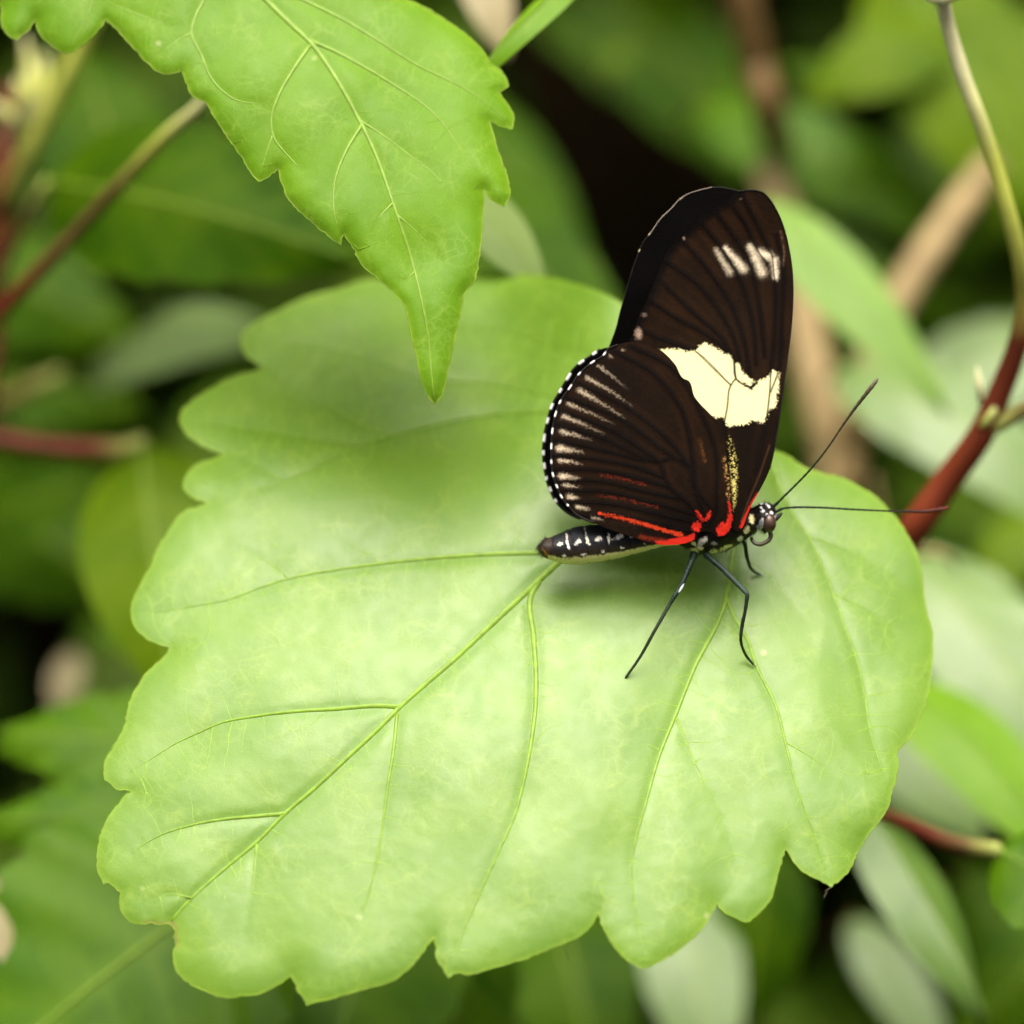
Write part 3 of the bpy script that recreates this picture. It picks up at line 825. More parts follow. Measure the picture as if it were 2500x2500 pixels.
def paint_hw(x, y):
    n = fbm(x / 70, y / 70, 43)
    c = BK + (BR - BK) * (.05 + .75 * n)[:, None]
    c *= (.75 + .5 * vnoise(x / 5, y / 5, 44))[:, None]
    vd = np.full(len(x), 1e9)
    for v in HW_VEINS:
        d, _ = seg_dist(x, y, smooth_curve(v, 20)); vd = np.minimum(vd, d)
    c = blend(c, .75 * np.exp(-(vd / 6.5) ** 2), BKK)
    c = blend(c, .4 * np.exp(-((vd - 14) / 7) ** 2) * vnoise(x / 60, y / 60, 47), lin(60, 35, 18))
    c = blend(c, .7 * sstep(1180, 1300, y) * sstep(1500, 1640, x), BKK)
    xa, ya = fuzzy(x, y, 7, 2.6)
    st = [((470, 55), (620, 140), (760, 240), 9, .55), ((420, 135), (560, 215), (710, 310), 11, .7), ((350, 220), (500, 280), (650, 355), 8, .6), ((322, 300), (450, 350), (580, 412), 11, .65),
          ((312, 395), (400, 418), (500, 452), 11, .75), ((295, 500), (360, 510), (450, 527), 15, 1.0), ((298, 578), (370, 586), (440, 600), 9, .95), ((310, 675), (370, 682), (430, 690), 14, 1.0),
          ((328, 733), (380, 740), (435, 747), 8, .85), ((362, 805), (395, 810), (425, 815), 13, .9), ((412, 868), (455, 877), (500, 886), 10, .85), ((512, 938), (545, 945), (580, 956), 9, .5)]
    for a, b, e, w0, k in st:
        q, t = streak(xa, ya, cB([a, b, e]), w0 * .5, w0 * .22)
        f = np.clip(1.15 - t * 1.0, 0, 1) * sstep(.25, .6, vnoise(x / 7, y / 2.6, 65) + .55 * (1 - t))
        c = blend(c, np.clip(np.exp(-(q / .9) ** 2) * f * k * (.55 + .6 * vnoise(x / 2.2, y / 1.8, 71)), 0, 1), PALE)
    for a, b, k in (((510, 1190), (700, 1340), .35), ((580, 1135), (600, 1142), .35), ((655, 1098), (665, 1100), .3)):
        q, t = streak(xa, ya, cA([a, b]), 4, 1.5)
        c = blend(c, np.clip(sstep(1.5, .3, q) * (1 - t) * k, 0, 1), PALE)
    # red rays
    for pts, w0, w1, k, col in (([(555, 665), (700, 695), (850, 732)], 3.5, 2.5, .30, lin(150, 45, 30)), ([(540, 795), (720, 825), (920, 872)], 3.0, 2.0, .30, lin(150, 45, 30)),
                                ([(545, 912), (620, 925), (720, 945), (870, 990), (970, 1020), (1065, 1045)], 3.2, 4.2, .95, ORED)):
        q, t = streak(xa, ya, cB(pts), w0, w1)
        sp = sstep(.3, .55, vnoise(x / 4, y / 2.2, 66) + (.4 if k > .5 else .05))
        c = blend(c, np.clip(sstep(1.5, .5, q) * k * sp, 0, 1), col)
    wedge = cD([(1500, 515), (1600, 512), (1750, 480), (1850, 462), (1915, 470), (1915, 500), (1800, 552), (1640, 566), (1530, 560)])
    c = blend(c, sstep(1.5, -1.5, sdf(xa * .5 + x * .5, ya * .5 + y * .5, wedge)), RED)
    d, t = seg_dist(xa, ya, cD([(1350, 478), (1600, 515)])); c = blend(c, .4 * np.exp(-(d / 6) ** 2), lin(150, 50, 25))
    hook = cB([(1284, 1005), (1318, 962), (1350, 972), (1364, 900), (1360, 825), (1374, 850), (1386, 950), (1370, 1012), (1332, 1046), (1295, 1054)])
    RED_ = RED[None, :] * (.72 + .4 * vnoise(x / 4, y / 4, 69))[:, None]
    for pol in (hook, cB([(1130, 990), (1140, 970), (1165, 960), (1185, 975), (1188, 1000), (1175, 1022), (1150, 1025), (1132, 1010)]), cB([(1152, 895), (1162, 885), (1205, 945), (1205, 962), (1190, 955)]), cB([(1250, 895), (1248, 930), (1222, 960), (1210, 955), (1222, 925)]), cB([(1110, 1045), (1150, 1033), (1156, 1050), (1130, 1062)])):
        c = blend(c, sstep(1.3, -1.3, sdf(x, y, pol) + 5 * (vnoise(x / 2.4, y / 2.4, 70) - .5)), RED_)
    d, t = seg_dist(xa, ya, cB([(1335, 560), (1355, 700), (1362, 830)])); c = blend(c, np.clip(.8 * np.exp(-(d / 3) ** 2) * sstep(.35, .6, vnoise(x / 3, y / 3, 67)), 0, 1), lin(215, 165, 95))
    d, t = seg_dist(xa, ya, cB([(1180, 450), (1210, 580)])); c = blend(c, .3 * np.exp(-(d / 5) ** 2) * vnoise(x / 3, y / 3, 68), lin(160, 100, 50))
    return c


def wing(name, outline, near, hind, paint, parent, spacing, veins, vw=.9):
    out = smooth_curve(outline, 4, True)
    V, F = sheet(out, spacing)
    x, y = V[:, 0], V[:, 1]
    vl = [smooth_curve(v, 16) for v in veins]
    vd = np.full(len(x), 1e9)
    for v in vl:
        d, _ = seg_dist(x, y, v); vd = np.minimum(vd, d)
    if not vl: vd = np.full(len(x), 20.)
    sg = -1 if near else 1
    def dzf(px, py):
        r = base_dz(py, near) + (sg * .45 if hind else 0)
        return r + sg * .25 * np.sin((np.asarray(px) - 1500) / 160.) + .30 * (vnoise(np.asarray(px) / 120, np.asarray(py) / 120, 50 + int(near)) - .5)
    dz = dzf(x, y) - sg * .035 * np.clip(vd / 14, 0, 1)
    col = paint(x, y)
    col = np.where((col.max(1) < .08)[:, None], col * .58, col * .84)
    o = mesh_obj(name, P(x, y, dz), F, M_WING, parent, True, None, np.clip(col, 0, 1))
    for v in vl:
        k = inside(v[:, 0], v[:, 1], out)
        v = v[k]
        if len(v) > 2:
            n = len(v)
            rr = np.interp(np.linspace(0, 1, n), [0, .1, .9, 1], [.5, 1, 1, .6]) * vw * PXM * MM * .5
            tube('vein', P(v[:, 0], v[:, 1], dzf(v[:, 0], v[:, 1]) + sg * .02), rr, M_WVEIN, o, 5)
    return o, out, dzf


def fringe(parent, line, dzf, dashes, r, dash_len=9, dark=BKK, white=WHITE):
    c = smooth_curve(line, 3)
    w_ = np.zeros(len(c))
    for (dx, dy, L) in dashes:
        d = np.hypot(c[:, 0] - dx, c[:, 1] - dy)
        w_ = np.maximum(w_, sstep(L * 1.05, L * .8, d))
    scal = 1 + .12 * w_
    col = dark * (1 - w_[:, None]) + white * w_[:, None]
    tube('fringe', P(c[:, 0], c[:, 1], dzf(c[:, 0], c[:, 1])), r * scal * PXM * MM, M_BODY, parent, 6, col)


BF = thing('butterfly', P(1700, 1385, 0), 'black and brown butterfly with cream wing band and red wing bases on the leaf', 'butterfly')


def paint_far(x, y):
    c = np.tile(BKK * .55, (len(x), 1)) * (.7 + .6 * vnoise(x / 4, y / 4, 90))[:, None]
    return c


ffw, o1, z1 = wing('forewing', FW_FAR, False, False, paint_far, BF, 12, [])
fhw, o2, z2 = wing('hindwing', HW_FAR, False, True, paint_far, BF, 12, [])
nfw, o3, z3 = wing('forewing', FW_NEAR, True, False, paint_fw, BF, 2.9, FW_VEINS)
nhw, o4, z4 = wing('hindwing', HW_NEAR, True, True, paint_hw, BF, 2.7, HW_VEINS)
fringe(ffw, FW_FAR[1:20], z1, [(*cA([(750, 512)])[0], 4), (*cA([(815, 408)])[0], 7), (*cA([(1000, 205)])[0], 5)], 1.6, white=lin(190, 175, 140))
tube('fringe', (lambda c: P(c[:, 0], c[:, 1], z1(c[:, 0], c[:, 1]) - .05))(smooth_curve(cA([(815, 408), (890, 308), (940, 262), (985, 212), (1040, 177), (1100, 157), (1180, 137)]), 5)), .055 * MM, plain_material('wing_edge_hair', (.22, .18, .13), .6), ffw, 5)
fringe(fhw, cA([(520, 1095), (485, 1120), (410, 1170), (360, 1215), (335, 1255), (285, 1340), (235, 1430), (210, 1515), (190, 1615), (185, 1700), (190, 1780), (205, 1860)]) + cB([(213, 690), (238, 755), (273, 830), (320, 882), (370, 918), (430, 943)]), z2,
       [(px, py, L) for (px, py), L in zip(cA([(487, 1118), (410, 1170), (335, 1255), (287, 1338), (235, 1430), (210, 1512), (190, 1615), (187, 1703), (190, 1780), (203, 1855), (225, 1920)]) + cB([(215, 690), (240, 755), (275, 828)]), [6, 9, 10, 7, 9, 8, 10, 7, 8, 5, 6, 4, 6, 4])], 3.4)
fringe(nhw, cA([(620, 1068), (560, 1098), (545, 1122), (472, 1172), (397, 1238), (342, 1318), (283, 1405), (257, 1475), (238, 1575), (232, 1665), (232, 1757), (240, 1830), (262, 1900)]) + cB([(258, 668), (282, 740), (310, 805), (352, 862)]) + cD([(680, 245), (760, 287), (850, 327)]), z4,
       [(px, py, L) for (px, py), L in zip(cA([(547, 1120), (474, 1171), (397, 1238), (342, 1318), (283, 1405), (257, 1475), (238, 1575), (232, 1665), (232, 1757), (240, 1830)]) + cB([(257, 665), (281, 740), (308, 805), (350, 860)]), [5, 7, 6, 8, 6, 7, 7, 7, 6, 5, 6, 5, 6, 4])], 2.4)
fringe(nfw, FW_NEAR[:20], z3, [], 1.4)

# body: abdomen tip - thorax - head, one surface
ST = np.array([  # x, y(centre), half height, half depth (mm) in crop-B coordinates
    (166, 1112, 8, .3), (176, 1116, 34, 1.0), (200, 1122, 56, 1.5), (250, 1130, 76, 1.8), (320, 1128, 99, 2.0), (400, 1116, 118, 2.1), (480, 1104, 120, 2.1), (560, 1098, 115, 2.1), (660, 1090, 103, 2.0), (760, 1080, 88, 1.9),
    (860, 1070, 72, 1.7), (960, 1062, 54, 1.45), (1040, 1062, 50, 1.4), (1090, 1062, 62, 1.8), (1150, 1060, 100, 2.4), (1220, 1050, 116, 2.8), (1300, 1030, 122, 2.9), (1380, 1000, 112, 2.8), (1450, 970, 100, 2.4), (1505, 952, 84, 1.9),
    (1530, 945, 72, 1.5), (1552, 940, 80, 1.75), (1585, 936, 92, 2.0), (1615, 938, 88, 1.8), (1640, 944, 66, 1.4), (1655, 948, 30, .8), (1660, 950, 6, .2)], float)
nst = 420; nr = 72
tt = np.r_[0, np.cumsum(np.hypot(np.diff(ST[:, 0]), np.diff(ST[:, 1])))]
tq = np.linspace(0, tt[-1], nst)


def pchip(xk, yk, xq):
    h = np.diff(xk); d = np.diff(yk) / h
    m = np.zeros(len(xk)); m[0] = d[0]; m[-1] = d[-1]
    for i in range(1, len(xk) - 1):
        if d[i-1] * d[i] > 0: m[i] = 2 / (1 / d[i-1] + 1 / d[i])
    i = np.clip(np.searchsorted(xk, xq) - 1, 0, len(h) - 1)
    t = (xq - xk[i]) / h[i]
    return (2*t**3-3*t**2+1)*yk[i] + (t**3-2*t**2+t)*h[i]*m[i] + (-2*t**3+3*t**2)*yk[i+1] + (t**3-t**2)*h[i]*m[i+1]


sx, sy, sh, sd = [pchip(tt, ST[:, k], tq) for k in range(4)]
kB = 750 / 1932
segs = [250, 385, 470, 600, 745, 870]
ring = np.zeros(nst)
for s_ in segs: ring = ring + np.exp(-((sx - s_) / 9) ** 2)
ab = sx < 1050
sh = sh * (1 - .045 * ring * ab); sd = sd * (1 - .045 * ring * ab)
cx, cy = 1250 + kB * sx, 900 + kB * sy
T = np.stack([np.gradient(cx), np.gradient(cy)], 1); T /= np.linalg.norm(T, axis=1)[:, None]
NV = np.stack([T[:, 1], -T[:, 0]], 1)       # towards the back (upwards in the picture)
th = np.linspace(0, 2 * math.pi, nr, endpoint=False)
BX = cx[:, None] + NV[:, 0:1] * (sh * kB)[:, None] * np.cos(th)
BY = cy[:, None] + NV[:, 1:2] * (sh * kB)[:, None] * np.cos(th)
BZ = -(sd[:, None]) * np.sin(th)
lump = (fbm(BX / 16, BY / 16, 81, 2) - .5) * (sx > 1080)[:, None] * .25
BZ = BZ + lump
bx, by, bz = BX.ravel(), BY.ravel(), BZ.ravel()
TB = np.repeat(sx, nr); CB = np.tile(np.cos(th), nst)
fx, fy = fuzzy(bx, by, 4.5, 2.6)
c = np.tile(lin(26, 18, 12), (len(bx), 1)) * (.6 + .8 * vnoise(bx / 4, by / 4, 82))[:, None]
isab = TB < 1050
dark = blend(np.tile(lin(24, 27, 30), (len(bx), 1)), sstep(.05, -.5, CB), lin(52, 42, 32))
c = np.where(isab[:, None], dark * (.75 + .5 * vnoise(bx / 5, by / 5, 83))[:, None], c)
c = blend(c, isab * .5 * np.exp(-((TB - 215) / 40) ** 2), lin(78, 60, 45))
rg = np.zeros(len(bx))
for s_ in segs: rg = np.maximum(rg, np.exp(-((TB - s_) / 4) ** 2))
c = blend(c, rg * isab * .55, lin(10, 8, 6))
# pale underside of the abdomen
c = blend(c, isab * (TB > 235) * sstep(-.58, -.68, CB + .12 * (vnoise(bx / 5, by / 5, 84) - .5)), lin(250, 238, 165))
c = blend(c, isab * (TB > 235) * sstep(-.97, -.99, CB) * .5, lin(140, 125, 60))


def ell(cc, pts, col):
    for (ex, ey, r1, r2, ang, k) in pts:
        a = math.radians(ang); dx = fx - ex; dy = fy - ey
        u = dx * math.cos(a) + dy * math.sin(a); v = -dx * math.sin(a) + dy * math.cos(a)
        cc = blend(cc, np.clip(sstep(1.15, .75, np.hypot(u / r1, v / r2)) * k, 0, 1), col)
    return cc


kD, kC = 450 / 1932, 400 / 1932
fD = lambda L: [(1250 + kD * x, 1200 + kD * y, r1 * kD, r2 * kD, a, k) for x, y, r1, r2, a, k in L]
fC = lambda L: [(1600 + kC * x, 1150 + kC * y, r1 * kC * 1.18, r2 * kC * 1.18, a, k) for x, y, r1, r2, a, k in L]
WSP = lin(255, 250, 228)
c = ell(c, fD([(500, 550, 32, 17, -25, 1), (585, 555, 13, 48, -14, 1), (575, 480, 8, 50, -8, .5), (697, 525, 30, 26, -30, 1), (672, 545, 25, 10, -20, .8), (790, 515, 17, 50, -10, 1), (770, 420, 8, 50, -8, .5), (808, 550, 20, 10, 0, 1),
               (905, 495, 38, 24, -25, 1), (1013, 490, 14, 58, 0, 1), (1130, 472, 45, 27, -20, 1), (1065, 495, 25, 8, -15, .7), (1250, 478, 18, 12, 0, .9),
               (550, 673, 32, 11, 5, 1), (745, 660, 34, 11, -8, 1), (950, 630, 24, 8, -5, .9), (1157, 592, 24, 9, -10, .9), (1390, 550, 18, 7, 0, .8)]), WSP)
c = ell(c, fD([(350, 640, 14, 60, -35, .8)]), lin(180, 120, 50))
YEL = lin(255, 246, 175)
c = ell(c, fC([(560, 828, 62, 28, -40, 1), (690, 855, 36, 14, 0, .45), (1003, 803, 34, 30, 0, 1)]), WSP)
c = ell(c, fC([(450, 855, 32, 20, 40, 1), (533, 910, 36, 20, 10, 1), (448, 945, 54, 34, -5, .95), (685, 967, 58, 38, -10, 1), (830, 905, 74, 20, -25, 1), (1080, 697, 26, 46, 18, 1), (1135, 565, 30, 50, -8, 1), (1130, 800, 60, 9, -18, .9)]), YEL)
c = ell(c, fC([(1252, 382, 24, 11, 5, 1), (1245, 432, 16, 14, 0, .9), (1268, 470, 24, 11, -10, 1), (1310, 504, 20, 7, -15, .9), (1372, 497, 18, 22, -20, 1), (1420, 543, 14, 20, 0, 1), (1330, 412, 14, 30, -40, 1), (1300, 380, 10, 10, 0, .5)]), WHITE)
c = ell(c, fC([(1245, 640, 26, 70, 14, 1), (1222, 668, 26, 40, 10, 1)]), np.array([.8, .8, .82]))
faces = []
for i in range(nst - 1):
    for k in range(nr):
        k2 = (k + 1) % nr
        faces.append((i*nr+k, (i+1)*nr+k, (i+1)*nr+k2, i*nr+k2))
faces.append(tuple(range(nr))); faces.append(tuple(reversed(range((nst-1)*nr, nst*nr))))
body = mesh_obj('body', P(bx, by, bz), faces, M_BODY, BF, True, None, np.clip(c, 0, 1))

# short hairs over thorax, head and abdomen tip
hv, hf = [], []
cw = P(bx, by, bz); ctr = np.repeat(P(cx, cy, 0 * cx), nr, axis=0)
cand = np.where((TB > 1085) & (TB < 1640))[0]
tipc = np.where(TB < 215)[0]
for i in list(RNG.choice(cand, 1500)) + list(RNG.choice(tipc, 160)):
    p = cw[i]; n = p - ctr[i]; n = n / (np.linalg.norm(n) + 1e-12)
    d = n + .7 * RNG.normal(0, .5, 3) + (-RGT * .8)
    d /= np.linalg.norm(d)
    L = RNG.uniform(.25, .65) * MM; wv = np.cross(d, RNG.normal(0, 1, 3)); wv /= np.linalg.norm(wv) + 1e-12; w2 = np.cross(d, wv)
    r = .022 * MM; b = len(hv)
    hv += [p + r * wv - d * r, p - .5 * r * wv + .87 * r * w2 - d * r, p - .5 * r * wv - .87 * r * w2 - d * r, p + d * L - np.array([0, 0, .25]) * L * RNG.uniform()]
    hf += [(b, b+1, b+3), (b+1, b+2, b+3), (b+2, b, b+3)]
setp(mesh_obj('hair', hv, hf, M_HAIR, body), kind='stuff')


def ellipsoid(name, ctr_px, rad_mm, mat, parent, ang=0, cols=None, nu=32, nv=20):
    c0 = P(*ctr_px); a = math.radians(ang)
    ax = math.cos(a) * RGT - math.sin(a) * UPV; ay = math.sin(a) * RGT + math.cos(a) * UPV
    V = []; F = []
    for j in range(nv + 1):
        ph = math.pi * j / nv
        for i in range(nu):
            t_ = 2 * math.pi * i / nu
            V.append(c0 + MM * (rad_mm[0] * math.sin(ph) * math.cos(t_) * ax + rad_mm[1] * math.cos(ph) * ay + rad_mm[2] * math.sin(ph) * math.sin(t_) * FWD))
    for j in range(nv):
        for i in range(nu):
            i2 = (i + 1) % nu
            F.append((j*nu+i, (j+1)*nu+i, (j+1)*nu+i2, j*nu+i2))
    return mesh_obj(name, V, F, mat, parent)


def eye_mat():
    m, t, out = new_mat('compound_eye')
    tc = N(t, 'ShaderNodeTexCoord')
    v = N(t, 'ShaderNodeTexVoronoi', Scale=9000.0); t.links.new(tc.outputs['Object'], v.inputs['Vector'])
    z = N(t, 'ShaderNodeTexNoise', Scale=900.0, Detail=2.0); t.links.new(tc.outputs['Object'], z.inputs['Vector'])
    c_ = mixc(t, ramp(t, z.outputs['Fac'], .35, .65), (.040, .022, .014), (.085, .045, .028))
    pr = N(t, 'ShaderNodeBsdfPrincipled', Roughness=.28); t.links.new(c_, pr.inputs['Base Color'])
    b = N(t, 'ShaderNodeBump', Strength=.3, Distance=.00003); t.links.new(v.outputs['Distance'], b.inputs['Height']); t.links.new(b.outputs[0], pr.inputs['Normal'])
    t.links.new(pr.outputs[0], out.inputs['Surface'])
    return m


M_EYE = eye_mat()
(ex, ey), = cC([(1343, 610)])
ellipsoid('eye', (ex, ey, -1.35), (.74, 1.04, .85), M_EYE, BF, -6)
ellipsoid('eye', (ex, ey, 1.35), (.74, 1.04, .85), M_EYE, BF, -6)
M_PROB = plain_material('proboscis_skin', (.075, .060, .022), .3, .6, .3, 2500, trans=.15)
pr_ = [(1335, 690, -.2), (1352, 720, -.3), (1362, 765, -.4), (1340, 812, -.5), (1290, 848, -.55), (1220, 866, -.5), (1165, 845, -.4), (1140, 815, -.25), (1135, 790, -.1)]
pp = curve3([(*cC([(a, b)])[0], z) for a, b, z in pr_], 3)
tube('proboscis', P(*pp.T), np.linspace(.25, .19, len(pp)) * MM, M_PROB, BF, 10)
for dz_, off in ((-.45, 0), (.5, 8)):
    pl = curve3([(*cC([(a - off, b - off)])[0], dz_) for a, b in ((1405, 590), (1430, 560), (1470, 525), (1500, 497))], 3)
    tube('palp', P(*pl.T), np.interp(np.linspace(0, 1, len(pl)), [0, .3, .7, 1], [.16, .22, .16, .05]) * MM, M_DARK, BF, 8)


def antenna(pts, z0, z1, cols, club):
    c2 = smooth_curve(pts, 4, False, 170); n = len(c2); u = np.linspace(0, 1, n)
    z = z0 + (z1 - z0) * u
    r = np.interp(u, [0, .03, .08, .6, club, .95, .985, 1], [.19, .17, .12, .10, .12, .24, .19, .06]) * MM
    r = r * (1 + .13 * np.sin(np.arange(n) * 1.6))
    cc = np.stack([np.interp(u, [a for a, _ in cols], [b[k] for _, b in cols]) for k in range(3)], 1)
    cc = cc * (.75 + .5 * vnoise(u * n * .5, u * 0 + 3, 5))[:, None]
    ks = int(n * club)
    a = tube('antenna', P(c2[:ks + 1, 0], c2[:ks + 1, 1], z[:ks + 1]), r[:ks + 1], M_BODY, BF, 8, cc[:ks + 1])
    tube('club', P(c2[ks:, 0], c2[ks:, 1], z[ks:]), r[ks:], M_BODY, a, 8, cc[ks:])


antenna(cE([(500, 1085), (520, 1068), (600, 990), (720, 870), (830, 745), (900, 650), (1000, 500), (1080, 390), (1150, 300), (1225, 203)]), -.5, -4, [(0, lin(14, 34, 14)), (.4, lin(28, 44, 20)), (.6, lin(56, 48, 32)), (.9, lin(66, 58, 40)), (1, lin(120, 112, 90))], .66)
antenna(cE([(520, 1112), (545, 1098), (580, 1082), (640, 1074), (740, 1072), (880, 1076), (1050, 1086), (1200, 1093), (1400, 1100), (1550, 1098), (1710, 1077)]), .4, 5, [(0, lin(12, 32, 14)), (.5, lin(16, 32, 14)), (.75, lin(36, 24, 16)), (1, lin(88, 34, 20))], .72)


def leg(pts, rad, cols, ntar):
    c3 = smooth_curve([tuple(p) for p in pts], 4, False, 25)
    n = len(c3)
    key = [np.argmin(np.linalg.norm(c3 - np.array(p), axis=1)) for p in pts]
    key = np.maximum.accumulate(key)
    r = np.interp(np.arange(n), key, rad) * MM * 1.18
    r = r * (1 + .10 * RNG.normal(0, 1, n).clip(-1, 1) * .6)
    cc = np.stack([np.interp(np.arange(n), key, [q[k] for q in cols]) for k in range(3)], 1)
    ks = key[ntar]
    W = P(c3[:, 0], c3[:, 1], c3[:, 2])
    lg = tube('leg', W[:ks + 1], r[:ks + 1], M_BODY, BF, 8, cc[:ks + 1])
    tube('tarsus', W[ks:], r[ks:], M_BODY, lg, 8, cc[ks:])
    sv, sf = [], []
    for q in range(6, n - 1):
        for _ in range(3):
            d = RNG.normal(0, 1, 3); tg = W[q + 1] - W[q]; tg /= np.linalg.norm(tg); d -= (d @ tg) * tg; d /= np.linalg.norm(d)
            p = W[q] + d * r[q] * .9; wv = np.cross(d, tg); b_ = len(sv); L_ = RNG.uniform(.08, .2) * MM; rr = .012 * MM
            sv += [p + rr * wv, p - rr * wv, p + rr * tg, p + d * L_ + tg * L_ * .8]; sf += [(b_, b_+1, b_+3), (b_+1, b_+2, b_+3), (b_+2, b_, b_+3)]
    setp(mesh_obj('spines', sv, sf, M_HAIR, lg), kind='stuff')
    # two little claws
    for s_ in (-1, 1):
        e = W[-1]; d = W[-1] - W[-4]; d /= np.linalg.norm(d)
        tube('claw', np.array([e - d * .05 * MM, e + d * .25 * MM + s_ * .12 * MM * RGT, e + d * .4 * MM + s_ * .1 * MM * RGT - .08 * MM * UPV]), [.05 * MM, .04 * MM, .015 * MM], M_DARK, lg, 5)


LG = lin(18, 34, 26); LG2 = lin(40, 52, 34); LG3 = lin(52, 64, 40); LW = lin(215, 225, 230)
h1 = leaf_top(1527, 1654)
leg([(*cC([(455, 985)])[0], -1.6), (*cC([(432, 1050)])[0], -2.3), (*cC([(370, 1200)])[0], -2.9), (*cC([(285, 1385)])[0], -3.5), (*cC([(243, 1447)])[0], -3.7), (*cC([(170, 1570)])[0], -3.7), (*cB([(885, 1670)])[0], -4.0), (1565, 1600, (h1 - 4.2) / 2), (1528, 1654, h1 - .12)],
    [.40, .26, .25, .22, .24, .17, .15, .13, .11], [LG, LG, LG, LG * 1.4, LG * 2, LG2, LG2, LG2, LG2], 6)
h2 = leaf_top(1838, 1622)
leg([(*cC([(600, 985)])[0], -1.5), (*cC([(650, 1030)])[0], -2.1), (*cC([(760, 1125)])[0], -2.8), (*cC([(890, 1250)])[0], -3.5), (*cC([(1075, 1440)])[0], -4.4), (*cC([(1085, 1470)])[0], -4.4), (*cC([(1058, 1650)])[0], -4.1), (*cC([(1022, 1830)])[0], -3.7), (*cB([(1440, 1720)])[0], min(-3.2, h2 - 1)), (*cB([(1470, 1800)])[0], h2 - .45), (1838, 1621, h2 - .12)],
    [.34, .26, .25, .24, .21, .19, .16, .17, .13, .13, .10], [LG, LG, LG, LG * 1.8 + .01, LG * 2.5 + .02, LG2, LG2 * .8, LG2 * .8, LG2 * .6, LG2 * .6, LG2 * .6], 7)
h3 = leaf_top(1855, 1403)
leg([(*cC([(1010, 790)])[0], .6), (*cC([(1048, 845)])[0], 1.2), (*cC([(1075, 985)])[0], 2.2), (*cC([(1085, 1030)])[0], 2.5), (*cC([(1115, 1130)])[0], 3.2), (*cC([(1165, 1185)])[0], h3 - .6), (1855, 1403, h3 - .1)],
    [.24, .2, .19, .16, .14, .13, .11], [LG2 * .7, LG2 * .7, LG2, LG2, LG3 * .8, LG3 * .8, LG3 * .8], 4)
# highlight on the hind leg, modelled as a white strip
kn = curve3([(*cC([(340, 1318)])[0], -3.42), (*cC([(305, 1385)])[0], -3.68), (*cC([(275, 1432)])[0], -3.86)], 3)
tube('leg_highlight', P(*kn.T), np.interp(np.linspace(0, 1, len(kn)), [0, .5, 1], [.05, .15, .08]) * MM, plain_material('white_highlight', (.6, .65, .68), .5), BF, 8)

# ------------------------------------------------------------------ stems
def deep(pts):
    return [(a, b, z if z < 45 else 45 + (z - 45) * 1.7) for a, b, z in pts]


STEMC = {'rbrown': lin(112, 50, 28), 'red': lin(102, 46, 26), 'brown': lin(100, 78, 42), 'green': lin(196, 204, 90), 'beige': lin(158, 138, 94), 'dkred': lin(88, 38, 20), 'node': lin(160, 172, 84), 'pale': lin(232, 230, 172)}


def stem(name, label, cat, pts, rad_px, cols, group=None, nseg=12, knots=0.0, parent=None):
    c3 = curve3(deep(pts), 22); n = len(c3)
    u = np.r_[0, np.cumsum(np.linalg.norm(np.diff(c3, axis=0), axis=1))]; u /= u[-1]
    sc = (DIST + c3[:, 2] * MM) / DIST
    r = np.interp(u, np.linspace(0, 1, len(rad_px)), rad_px) * PXM * MM * sc
    r = r * (1 + knots * (vnoise(u * 9, u * 0 + len(label), 3) - .5))
    cc = np.stack([np.interp(u, np.linspace(0, 1, len(cols)), [STEMC[k][j] for k in cols]) for j in range(3)], 1)
    cc = cc * (.8 + .4 * vnoise(u * 25, u * 0, 8))[:, None]
    W = P(c3[:, 0], c3[:, 1], c3[:, 2])
    if parent is not None:
        return tube(name, W, r, M_STEM, parent, nseg, cc)
    V, F = tube_data(W, r, nseg)
    c_ = np.vstack([np.repeat(cc, nseg, axis=0), cc[:1], cc[-1:]])
    o = mesh_obj(name, V, F, M_STEM, None, True, None, c_)
    return setp(o, label, cat, group)


main_stem = stem('stem', 'smooth red woody stem rising at the right, green and pale at its top', 'stem',
     [(2292, -60, 12), (2305, 20, 14), (2350, 180, 17), (2405, 330, 20), (2462, 520, 24), (2492, 640, 27), (2502, 730, 30), (2487, 830, 32), (2440, 960, 35), (2395, 1060, 37), (2320, 1165, 40), (2210, 1320, 44), (2080, 1500, 52), (1980, 1680, 80), (1950, 1900, 180), (1950, 1400, 620), (1950, 1300, 780)],
     [17, 18, 20, 24, 32, 38, 38, 38, 40, 42, 44, 44, 44], ['pale', 'pale', 'green', 'green', 'dkred', 'rbrown', 'rbrown', 'rbrown', 'dkred', 'dkred', 'dkred', 'dkred', 'dkred', 'dkred', 'dkred', 'dkred'], knots=.15)
stem('side_branch', '', '', [(2405, 1045, 36.5), (2440, 1030, 36), (2500, 1000, 35), (2620, 930, 33), (2750, 860, 30)], [26, 18, 16, 16], ['node', 'brown', 'dkred', 'dkred'], parent=main_stem)
stem('bud', '', '', [(2398, 1040, 35), (2425, 1005, 34.5), (2435, 975, 34.5)], [10, 12, 3], ['node', 'node', 'pale'], parent=main_stem)
stem('bud', '', '', [(2395, 985, 33), (2390, 930, 31.5), (2385, 895, 31.5)], [6, 10, 2], ['pale', 'pale', 'pale'], parent=main_stem)
stem('node', '', '', [(2262, -6, 12), (2300, -8, 11.5), (2340, -12, 12)], [10, 24, 10], ['pale', 'pale', 'green'], parent=main_stem)

